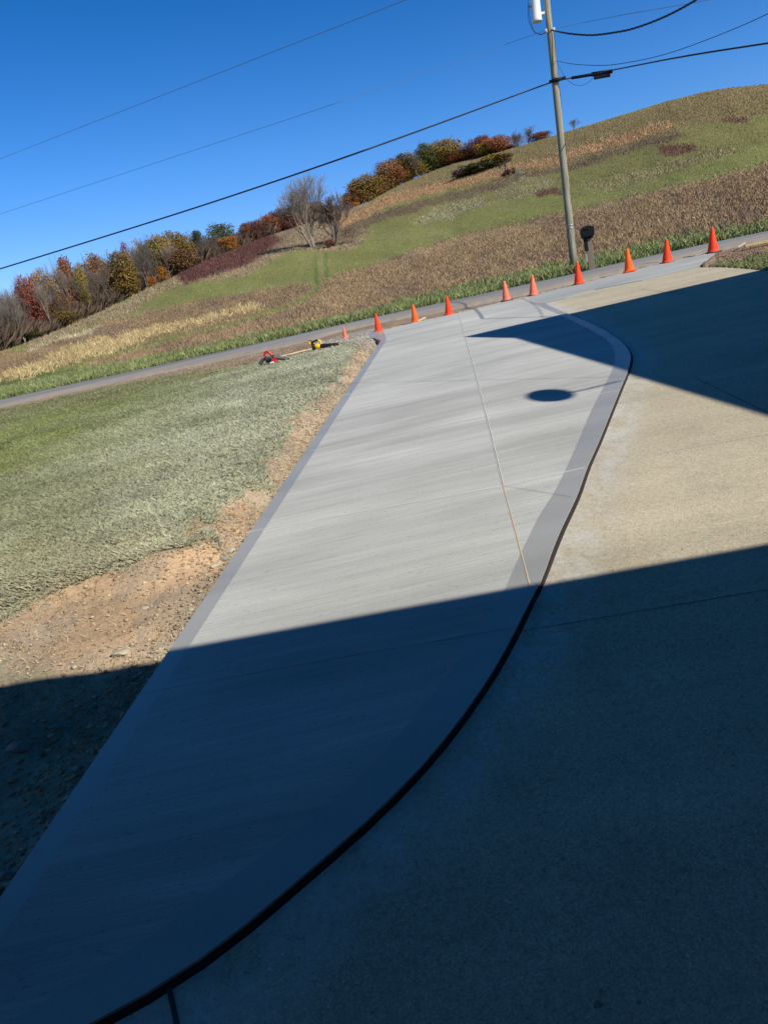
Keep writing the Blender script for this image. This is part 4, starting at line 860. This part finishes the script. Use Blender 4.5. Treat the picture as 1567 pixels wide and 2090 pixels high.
# ------------------------------------------------------------------ trees
def tube_np(P, Rd, n=4):
    P = np.array(P); t = P[-1]-P[0]; t = t/np.linalg.norm(t); a = np.array([0, 0, 1.]) if abs(t[2]) < .9 else np.array([1., 0, 0]); x = nrm(np.cross(t, a)); y = np.cross(t, x)
    an = np.arange(n)*2*math.pi/n; ring = np.cos(an)[:, None]*x+np.sin(an)[:, None]*y
    V = (P[:, None, :]+ring[None]*np.array(Rd)[:, None, None]).reshape(-1, 3); F_ = []
    for i in range(len(P)-1):
        for k in range(n): F_.append((i*n+k, i*n+(k+1) % n, (i+1)*n+(k+1) % n, (i+1)*n+k))
    return V, F_
class Acc:
    def __init__(s): s.V = []; s.F = []; s.o = 0
    def add(s, V, F_): s.V.append(np.asarray(V)); s.F.append(np.asarray(F_)+s.o); s.o += len(V)
def branchy(seed, spread=.55, stems=1, levels=5, lean=0.0, minr=.0022, r0=.022, first=.25, up=.25):
    """unit-height leafless tree: (limb mesh, twig end points)"""
    rs = np.random.default_rng(seed); A = Acc(); ends = []
    def grow(p, d, L, r, lv):
        n = 3; pts = [p]; q = p; dd = d
        for i in range(n):
            dd = nrm(dd+rs.normal(size=3)*.11+np.array([0, 0, up*.35])); q = q+dd*L/n; pts.append(q)
        r1 = max(r*.58, minr*.8); A.add(*tube_np(pts, np.linspace(r, r1, n+1), 5 if lv < 2 else 3))
        if lv >= levels: ends.append(q); return
        nb = rs.integers(3, 5) if lv > 0 else rs.integers(4, 6)
        for k in range(nb):
            f = 1.0 if k == 0 else rs.uniform(.35, 1); j = min(int(f*n), n-1); b = pts[j]+(pts[j+1]-pts[j])*(f*n-j if f < 1 else 1)
            ax = nrm(np.cross(dd, rs.normal(size=3))); s_ = spread*(rs.uniform(.25, .5) if k == 0 else rs.uniform(.7, 1.35))
            nd = nrm(dd*math.cos(s_)+ax*math.sin(s_)+np.array([0, 0, up*.3])); grow(b, nd, L*rs.uniform(.58, .82), r1*(.9 if k == 0 else rs.uniform(.55, .75)), lv+1)
    for s_ in range(stems):
        a = s_*2.4+rs.uniform(0, 1); d0 = nrm(np.array([math.cos(a)*.25*(stems > 1)+lean, math.sin(a)*.2*(stems > 1), 1])); grow(np.array([.01*math.cos(a)*(stems > 1), .01*math.sin(a)*(stems > 1), -.02]), d0, first, r0, 0)
    V = np.vstack(A.V); h = V[:, 2].max(); V = V/h; ends = np.array(ends)/h; return V, A.F, ends
def quadmesh(name, V, Fl, m):
    q = np.vstack([f for f in Fl]); me = fastmesh(name, V, q, None, m); return me
def leafmat(name, c1, c2):
    m, t, b = mat(name, c1, .8, 0, .2); a = N(t, 'ShaderNodeAttribute'); a.attribute_name = 'Col'
    sp_ = N(t, 'ShaderNodeSeparateColor'); t.links.new(a.outputs['Color'], sp_.inputs[0])
    oi = N(t, 'ShaderNodeObjectInfo')
    c = mix(t, c1, c2, sp_.outputs[0], 'MIX'); rr_ = ramp(t, sp_.outputs[1], [(0, .76), (1, 1.24)]); c = mix(t, c, rr_)
    c = mix(t, c, ramp(t, oi.outputs['Random'], [(0, (.85, .9, .95)), (1, (1.15, 1.08, 1.0))]))
    t.links.new(c, b.inputs['Base Color']); return m
LEAF = dict(olive=((.12, .095, .025), (.22, .135, .03)), brown=((.15, .075, .03), (.24, .12, .045)), orange=((.36, .13, .025), (.50, .22, .035)), rust=((.20, .075, .03), (.30, .11, .04)),
  red=((.17, .045, .035), (.26, .08, .05)), darkred=((.085, .033, .028), (.16, .055, .038)), yellow=((.34, .25, .03), (.22, .17, .03)), green=((.055, .075, .022), (.11, .12, .03)), darkgreen=((.035, .045, .018), (.075, .075, .025)),
  tan=((.25, .17, .09), (.33, .21, .10)), purple=((.12, .085, .08), (.18, .12, .10)), gold=((.30, .19, .035), (.18, .13, .03)))
for k, (a, b) in LEAF.items(): M['leaf_'+k] = leafmat('leaves_'+k, a, b)
def crown_mesh(seed, w=.42, low=.18, nl=11, nleaf=5200, size=.019, sparse=0):
    """unit-height crown made of many leaf-sized faces on uneven lobes"""
    rs = np.random.default_rng(seed); L = []
    for k in range(nl):
        z = low+.12+(1-low-.27)*((k+.5)/nl)+rs.uniform(-.03, .03); env = math.sin(math.pi*min(1, max(.05, (z-low+.05)/(1.08-low))))**.6
        a = k*2.4+rs.uniform(-.5, .5); rad = w*env*rs.uniform(.25, .72); L.append((rad*math.cos(a), rad*math.sin(a), z, rs.uniform(.13, .21)*env+.03, rs.uniform(0, 1)))
    L.append((0, 0, .87, .12, .5)); L = np.array(L); k = rs.choice(len(L), nleaf, p=L[:, 3]**2/np.sum(L[:, 3]**2)); dv = rs.normal(size=(nleaf, 3)); dv /= np.linalg.norm(dv, axis=1)[:, None]
    bumpy = 1+.28*np.sin(dv[:, 0]*7+k*1.3)*np.sin(dv[:, 2]*8+k)+.12*rs.normal(size=nleaf)
    rr = L[k, 3]*(rs.uniform(0, 1, nleaf)**(.16 if not sparse else .4))*bumpy; P = L[k, :3]+dv*rr[:, None]*np.array([1.1, 1.1, .85])
    nn = dv+rs.normal(size=(nleaf, 3))*.55; nn /= np.linalg.norm(nn, axis=1)[:, None]; x = np.cross(nn, rs.normal(size=(nleaf, 3))); x /= np.linalg.norm(x, axis=1)[:, None]; y = np.cross(nn, x)
    s = size*rs.uniform(.6, 1.35, nleaf)[:, None]; V = np.stack([P-x*s, P+y*s*.7, P+x*s, P-y*s*.7], 1).reshape(-1, 3); V[:, 2] = np.clip(V[:, 2], .015, None); T = np.arange(nleaf*4).reshape(-1, 4)
    c = np.stack([np.clip(L[k, 4]*.8+rs.uniform(0, .3, nleaf), 0, 1), rs.uniform(0, 1, nleaf)*.6+.4*rs.uniform(0, 1, len(L))[k], np.zeros(nleaf)], 1)
    return fastmesh('crown', V, T, np.repeat(c, 4, 0), M['leaf_olive'])
CROWN = [crown_mesh(100+i, w=ww, low=lo, nl=nn_) for i, (ww, lo, nn_) in enumerate([(.42, .02, 16), (.38, .0, 15), (.46, .02, 18), (.38, .08, 14), (.44, -.05, 17)])]
NARROW = [crown_mesh(200+i, w=.30, low=.02, nl=12, nleaf=3200) for i in range(3)]
BUSH = [crown_mesh(300+i, w=.6, low=-.10, nl=12, nleaf=2600, size=.035) for i in range(3)]
THIN = [crown_mesh(400+i, w=.40, low=.2, nl=18, nleaf=1700, size=.013, sparse=1) for i in range(3)]
TR = []
for i in range(3): V, Fl, ends = branchy(20+i, .5, 1, 3, 0, .004, .022, .32, .3); TR.append(quadmesh('trunk', V, Fl, M['bark']))
BARE = []
for i in range(6): V, Fl, ends = branchy(40+i, [.5, .55, .62, .45, .55, .5][i], [1, 2, 1, 3, 1, 2][i], 5, 0, .0013, .014, [.26, .22, .25, .2, .3, .25][i], .22); BARE.append(quadmesh('trunk', V, Fl, M['bark'])); print('bare', i, len(V))
def leafy(px, ytop, wpx, kind, label, dr=6, mesh=None, group=None, low=0, trunk=True, name='tree', cat='tree', tilt=0, r=None, share=.42):
    th, e = be(px, ytop); rc = float(np.interp(th, CR[:, 0], CR[:, 1])); r = r or rc+dr; x, y = r*math.sin(th), r*math.cos(th); zg = float(ground(np.array([x]), np.array([y]))[0]); h = CZ+e*r-zg
    o = empty(name, (x, y, zg-.1), rng.uniform(0, 6.28)); tag(o, label, cat, group); mesh = mesh or random.choice(CROWN)
    wm = wpx/F*r; sx = wm*1.68/(2*share)/1.25; q_ = rng.uniform(.82, 1.22); o.scale = (sx*q_, sx/q_, h); o.rotation_euler[0] = rng.uniform(-.07, .07); o.rotation_euler[1] = rng.uniform(-.07, .07)
    c = link(bpy.data.objects.new('crown', mesh), o); c.material_slots[0].link = 'OBJECT'; c.material_slots[0].material = M['leaf_'+kind]
    if trunk: link(bpy.data.objects.new('trunk', random.choice(TR)), o)
    return o
def bare(px, ytop, wpx, label, dr=6, k=None, group=None, m='bark', r=None, name='bare_tree'):
    th, e = be(px, ytop); rc = float(np.interp(th, CR[:, 0], CR[:, 1])); r = r or rc+dr; x, y = r*math.sin(th), r*math.cos(th); zg = float(ground(np.array([x]), np.array([y]))[0]); h = CZ+e*r-zg
    o = link(bpy.data.objects.new(name, BARE[k if k is not None else random.randrange(6)])); o.location = (x, y, zg-.1); o.rotation_euler = (0, 0, rng.uniform(0, 6.28))
    sx = max(wpx/F*r/.75, h*.45); o.scale = (sx, sx, h); o.material_slots[0].link = 'OBJECT'; o.material_slots[0].material = M[m]; return tag(o, label, 'tree', group)
# skyline of the wood on the left: filler of leafless trees
SIL = np.array([(-260, 648), (-60, 590), (0, 577), (28, 564), (63, 556), (105, 530), (151, 520), (211, 515), (250, 495), (309, 476), (372, 480), (400, 466), (460, 454), (519, 446), (560, 432)], float)
for i in range(100):
    x = -210+i*6.8+rng.uniform(-5, 5); row = rng.integers(0, 4); dr = [1, 8, 17, 28][row]+rng.uniform(-2, 3); y = np.interp(x, SIL[:, 0], SIL[:, 1])+rng.uniform(-8, 14)+(3-row)*9*rng.uniform(.3, 1)
    if x > 420: y += 8
    lab_, grp_ = ('leafless grey-brown tree at the far left end of the ridge wood', 'leafless trees at the far left of the wood') if x < 110 else ('leafless tree among the coloured crowns in the middle of the ridge wood', 'leafless trees in the middle of the wood') if x < 340 else ('leafless tree behind the dark red shrubs of the ridge', 'leafless trees behind the red shrubs')
    bare(x, y, rng.uniform(36, 60), lab_, dr, None, grp_, 'barkpale' if rng.uniform() < .45 else 'bark')
FILL = [crown_mesh(500+i, w=.42, low=-.12, nl=22, nleaf=2600, size=.012, sparse=1) for i in range(4)]
for i in range(58):
    x = -200+i*12.5+rng.uniform(-6, 6); y = np.interp(x, SIL[:, 0], SIL[:, 1])+rng.uniform(16, 34); kd = ['purple', 'purple', 'tan', 'brown'][rng.integers(0, 4)]
    if x > 330: y += 6
    leafy(x, y, rng.uniform(34, 50), kd, 'hazy brown thin-leaved tree inside the ridge wood', rng.uniform(10, 30), random.choice(FILL), 'thin brown trees inside the ridge wood')
# undergrowth of the wood
n = 140000; th = rng.uniform(be(-260, 700)[0], be(565, 480)[0], n); rc = np.interp(th, CR[:, 0], CR[:, 1]); r = rc+rng.uniform(1, 34, n); X = r*np.sin(th); Y = r*np.cos(th); Z = ground(X, Y); hgt = rng.uniform(.6, 6.5, n)*(.4+.9*fbm(X, Y, 9, 131))
cc = np.where(rng.uniform(0, 1, n)[:, None] < .7, np.array((.10, .072, .055)), np.array((.145, .10, .055)))*rng.uniform(.5, 1.4, (n, 1))
blades('undergrowth', X, Y, Z, hgt, rng.uniform(.03, .09, n), rng.uniform(.05, .75, n), cc, 'brown twiggy undergrowth under the trees of the ridge wood', 'undergrowth')
W = 'in the ridge wood'
FOREST = [
 (42, 556, 40, 'red', 'dull red tree at the far left of the ridge wood', 10), (75, 540, 34, 'tan', 'pale tan tree just left of the orange crown in the ridge wood', 12),
 (117, 517, 44, 'rust', 'orange-brown crown rising above the leafless left part of the wood', 12), (154, 535, 24, 'yellow', 'small yellow-green tree right of the orange-brown crown', 3),
 (188, 514, 44, 'brown', 'brown-olive tree left of the broad olive crown in the wood', 9), (236, 508, 54, 'olive', 'broad olive-yellow crown in the middle of the wood', 1),
 (247, 488, 24, 'red', 'reddish crown peeping up behind the broad olive crown', 20), (274, 478, 32, 'tan', 'thin pinkish tan crown above the olive trees of the wood', 22),
 (293, 486, 44, 'green', 'green crown right of the broad olive one', 10), (312, 474, 44, 'gold', 'golden olive crown near the top of the middle of the wood', 8),
 (340, 467, 48, 'olive', 'tall olive crown at the highest point of the middle of the wood', 9), (366, 477, 40, 'gold', 'olive-gold crown at the right end of the middle clump', 10),
 (360, 503, 60, 'brown', 'large brown oak in front of the olive crowns', 1), (326, 542, 28, 'orange', 'small bright orange tree at the foot of the brown oak', .5), (303, 563, 30, 'orange', 'low orange sapling at the field edge below the wood', .3),
 (398, 466, 34, 'darkgreen', 'dark olive narrow crown between the brown oak and leafless trees', 14), (444, 453, 52, 'green', 'round green crown above the leafless trees beside the single orange tree', 16),
 (463, 482, 36, 'orange', 'single glowing orange tree standing behind the dark red shrubs', .8),
 (498, 452, 34, 'rust', 'rusty crown left of the dark red trees on the ridge', 6), (522, 446, 42, 'darkred', 'first dark red tree from the left on the ridge', 5), (546, 434, 40, 'rust', 'rust-red tree between the two dark red ones', 7),
 (571, 422, 46, 'darkred', 'rounded dark red tree left of the tall bare tree', 5), (600, 414, 40, 'rust', 'rust-brown tree directly behind the tall bare tree', 9), (632, 410, 40, 'olive', 'olive-brown tree behind the gap between the two bare trees', 8), (655, 418, 34, 'brown', 'brown crown behind the smaller bare tree', 8),
 (128, 632, 46, 'olive', 'low olive bushy tree at the foot of the leafless wood', 0.2), (118, 590, 34, 'brown', 'brown-leaved small tree within the leafless wood', 3), (60, 675, 44, 'darkgreen', 'dark green low shrub at the wood edge on the far left', .3),
 (14, 600, 36, 'purple', 'purplish thin crown at the left frame edge', 12), (-60, 600, 46, 'tan', 'tan crown outside the leafless wood far left', 12),
 (722, 364, 30, 'green', 'small dark green crown at the left side of the oak clump', 8), (743, 353, 52, 'olive', 'dense olive-brown oak, left one of the clump on the ridge', 1), (765, 365, 34, 'brown', 'brown oak squeezed in the middle of the clump', 1),
 (785, 325, 46, 'brown', 'tall brown oak in the clump on the ridge', 2), (817, 309, 48, 'olive', 'tall olive oak at the right end of the clump', 3), (800, 336, 36, 'rust', 'rusty lower crown in the oak clump', .5),
 (862, 289, 38, 'green', 'green-olive tree right of the bare grey ridge tree', 4), (882, 285, 30, 'gold', 'golden narrow tree on the ridge next to the green-olive one', 3), (909, 280, 46, 'gold', 'orange-gold tree with gaps of sky on the ridge', 3),
 (948, 288, 46, 'purple', 'purple-brown thin tree on the ridge left of the yellow one', 5), (978, 275, 34, 'red', 'red-brown tree behind the yellow tree', 7), (990, 285, 36, 'yellow', 'bright yellow tree on the ridge', 1), (1016, 274, 44, 'rust', 'orange-brown tree right of the bright yellow one', 5),
 (1100, 268, 34, 'rust', 'small rusty crown on the ridge left of the utility pole', 8), (1060, 277, 30, 'tan', 'low thin tan crown under the bluish leafless trees', 9),
]
for (x, y, wpx, kd, lab, dr) in FOREST:
    me_ = None
    if wpx < 31: me_ = random.choice(NARROW)
    if 'thin' in lab or 'gaps' in lab: me_ = THIN[0] if 'thin' in lab else CROWN[1]
    leafy(x, y, wpx, kd, lab, dr, me_)
SIL2 = np.array([(490, 462), (520, 452), (548, 442), (575, 430), (600, 424), (640, 420), (700, 400), (715, 376), (745, 364), (770, 345), (800, 322), (830, 316), (850, 312), (866, 298), (890, 292), (925, 290), (950, 296), (980, 286), (1020, 284), (1040, 284)], float)
for (xa, xb, st, kds, lab, grp) in [(488, 700, 15, ('rust', 'darkred', 'brown', 'purple'), 'rusty tree in the continuous row behind the two meadow trees', 'rusty trees in the ridge row'),
      (712, 836, 13, ('brown', 'olive', 'gold', 'green'), 'brown-olive oak filling the clump on the ridge', 'oaks filling the ridge clump'), (850, 925, 14, ('olive', 'gold', 'brown'), 'olive-gold tree filling the row right of the bare grey tree', 'olive-gold trees of the ridge'),
      (934, 1040, 15, ('purple', 'rust', 'brown'), 'purplish brown tree filling the row around the yellow tree', 'purplish trees around the yellow one')]:
    for x in np.arange(xa, xb, st): leafy(x+rng.uniform(-4, 4), np.interp(x, SIL2[:, 0], SIL2[:, 1])+rng.uniform(4, 15), rng.uniform(26, 38), kds[rng.integers(0, len(kds))], lab, rng.uniform(2, 12), random.choice(CROWN+FILL[:1]), grp)
for (x, y, wpx, kd, lab, base_y) in [(962, 332, 34, 'darkgreen', 'dark round bush, left one of the bushes above the pumpjack', 356), (990, 324, 34, 'darkgreen', 'dark bush in the middle above the pumpjack', 348), (1020, 312, 32, 'olive', 'olive bush, upper right one above the pumpjack', 336),
      (1003, 312, 24, 'yellow', 'yellowish bush top between the dark bushes', 338), (942, 343, 26, 'purple', 'low brown leafless bush left of the dark bushes', 361), (1036, 345, 14, 'darkred', 'small dark red shrub beside the pumpjack', 356)]:
    g_ = hitg(x, base_y, 60, 320); r_ = math.hypot(g_[0], g_[1]); leafy(x-2, y, wpx, kd, lab, 0, random.choice(BUSH), None, 0, False, 'bush', 'bush', r=r_)
leafy(727, 412, 13, 'orange', 'tiny orange sapling at the left foot of the oak clump', 1, BUSH[1], None, 0, False, 'sapling', 'sapling')
bare(846, 310, 34, 'bare grey tree on the ridge between the oak clump and the golden trees', -4, 1, None, 'bark'); bare(1050, 262, 30, 'bluish leafless tree, left of two on the ridge near the pole', 4, 3); bare(1073, 256, 32, 'bluish leafless tree, right of two on the ridge near the pole', 4, 1)
bare(1167, 242, 24, 'lone small leafless tree on the ridge right of the utility pole', 3, 5)
# the two big bare trees in the meadow
g_ = hitg(641, 505, 60, 260); rb = math.hypot(g_[0], g_[1])
Vb, Fb, ends = branchy(77, .50, 4, 5, -.16, .0014, .013, .26, .24); bt = link(bpy.data.objects.new('bare_tree', quadmesh('bare_tree', Vb, Fb, M['barkpale'])))
e_ = be(617, 345)[1]; hb = CZ+e_*rb-g_[2]; bt.location = tuple(g_-np.array([0, 0, .1])); bt.scale = (hb*.95, hb*.95, hb); tag(bt, 'tall leafless tree with several trunks standing alone in the meadow', 'tree')
g2 = hitg(685, 497, 60, 260); r2 = math.hypot(g2[0], g2[1]); h2 = CZ+be(672, 385)[1]*r2-g2[2]
t2 = empty('tree', tuple(g2-np.array([0, 0, .1]))); tag(t2, 'nearly bare tree with a few orange leaves right of the tall leafless tree', 'tree'); t2.scale = (h2*.95, h2*.95, h2)
V2, F2, e2 = branchy(83, .55, 3, 5, .02, .0022, .02, .22, .3); link(bpy.data.objects.new('trunk', quadmesh('trunk', V2, F2, M['bark'])), t2)
rs = np.random.default_rng(3); sel = e2[rs.integers(0, len(e2), 1500)]+rs.normal(size=(1500, 3))*.02; x = rs.normal(size=(1500, 3)); x /= np.linalg.norm(x, axis=1)[:, None]; y = np.cross(x, rs.normal(size=(1500, 3))); y /= np.linalg.norm(y, axis=1)[:, None]
s = rs.uniform(.004, .011, 1500)[:, None]; Vl = np.stack([sel-x*s, sel+y*s, sel+x*s, sel-y*s], 1).reshape(-1, 3); cl = np.stack([rs.uniform(0, 1, 1500), rs.uniform(.3, 1, 1500), np.zeros(1500)], 1)
link(bpy.data.objects.new('crown', fastmesh('crown', Vl, np.arange(6000).reshape(-1, 4), np.repeat(cl, 4, 0), M['leaf_rust'])), t2)
for (x, y, by, wp, kd, lab) in [(672, 487, 505, 14, 'darkred', 'small dark red shrub at the foot of the nearly bare tree'), (655, 495, 508, 30, 'purple', 'low brown brush between the feet of the two bare trees'), (712, 462, 496, 44, 'purple', 'brown brush right of the nearly bare tree')]:
    g_ = hitg(x, by, 60, 260); leafy(x-1, y, wp, kd, lab, 0, BUSH[0] if kd != 'purple' else THIN[1], None, 0, False, 'bush', 'bush', r=math.hypot(g_[0], g_[1]))

# ------------------------------------------------------------------ the house behind and beside the viewer (casts the big shadows)
def P3(px, py, t): return hitp(px, py)+np.array(SUN)/SUN[2]*.95*t
def PZ(px, py, z):
    q = hitp(px, py); return q+np.array(SUN)*(z-q[2])/SUN[2]
ZM, ZG = 8.08, 5.35
tip = PZ(945, 688, ZM); tipr = PZ(1567, 545, ZM); lr_ = PZ(1567, 843, ZM); l2 = PZ(1050, 690, ZM)
ea = PZ(410, 1315, ZG); eb = PZ(1567, 1104, ZG)
hs = empty('house', (12, 3, .5)); tag(hs, 'grey sided house with a shingled roof whose shadow falls on the driveway', 'house')
def hl(p): return tuple(np.array(p)-np.array([12, 3, .5]))
def slab3(pts, th_, name, m, parent):
    n = len(pts); V = [hl(p) for p in pts]+[hl((p[0], p[1], p[2]-th_)) for p in pts]; Fc = [tuple(range(n)), tuple(reversed(range(n, 2*n)))]+[(i, n+i, n+(i+1) % n, (i+1) % n) for i in range(n)]
    return meshobj(name, V, Fc, m, parent)
ev = nrm(lr_-l2); ev[2] = 0; ev = nrm(ev); gv = nrm((tipr-tip)*np.array([1, 1, 0]))
c0 = l2.copy(); c0[2] = tip[2]
Z0 = tip[2]
A0 = np.array([c0[0], c0[1], Z0]); A1 = A0+ev*16
gd = tip[:2]-c0[:2]
top0 = np.array([tip[0], tip[1], Z0])
B0 = top0+gv*11; B1 = A1+gv*11
slab3([top0, B0, B1, A1, A0], .22, 'roof', M['shingle'], hs)
def wallbox(a, b, z0, z1, name='wall'):
    a = np.array(a[:2]); b = np.array(b[:2]); d_ = b-a; L_ = np.linalg.norm(d_); mb_ = MB(); mb_.box(hl(((a[0]+b[0])/2, (a[1]+b[1])/2, (z0+z1)/2)), (L_, .2, z1-z0), Matrix.Rotation(math.atan2(d_[1], d_[0]), 3, 'Z'), .02); return mb_.build(name, M['siding'], hs)
ins = gv*.7
wallbox(A0+ins+ev*.6, A1+ins, 0, Z0-.24); wallbox(A0+ins+ev*.6, B0-gv*.7+ev*.6, 0, Z0-.3)
# lower roof over the garage front, above and behind the viewer
g0 = nrm((ea-eb)*np.array([1, 1, 0])); E0 = np.array([eb[0], eb[1], ea[2]]); E1 = E0+g0*(14); E0 = E0-g0*6; bk = np.array([g0[1], -g0[0], 0]); 
if bk[1] > 0: bk = -bk
slab3([E1, E0, E0+bk*9+np.array([0, 0, 1.2]), E1+bk*9+np.array([0, 0, 1.2])], .22, 'roof', M['shingle'], hs)
wallbox(E1+bk*2.2, E0+bk*2.2, 0, E1[2]+.0)
# dish on the main roof edge
dc = P3(1120, 807, 7.0); ds = empty('satellite_dish', tuple(dc-np.array([0, 0, .0]))); tag(ds, 'satellite dish on the house roof casting the oval shadow on the driveway', 'satellite dish')
V, Fc = [(0, 0, -.10)], []; nn_ = 28
for ri in (.33, .66, 1.0):
    for k in range(nn_): a = 2*math.pi*k/nn_; V.append((.40*ri*math.cos(a), .34*ri*math.sin(a), -.10*(1-ri*ri)))
for k in range(nn_): Fc.append((0, 1+k, 1+(k+1) % nn_))
for j in range(2):
    for k in range(nn_): Fc.append((1+j*nn_+k, 1+(j+1)*nn_+k, 1+(j+1)*nn_+(k+1) % nn_, 1+j*nn_+(k+1) % nn_))
do = meshobj('reflector', V, Fc, M['steel'], ds); do.rotation_euler = (.45, -.5, .2)
md = do.modifiers.new('thickness', 'SOLIDIFY'); md.thickness = .01
rel = np.array([9.75, 4.0, Z0])-dc
mb_ = MB(); mb_.tube([(.02, 0, -.12), tuple(rel*.45+np.array([0, 0, -.1])), tuple(rel)], .025, 8); mb_.build('mast', M['steel'], ds)
print('DONE build')
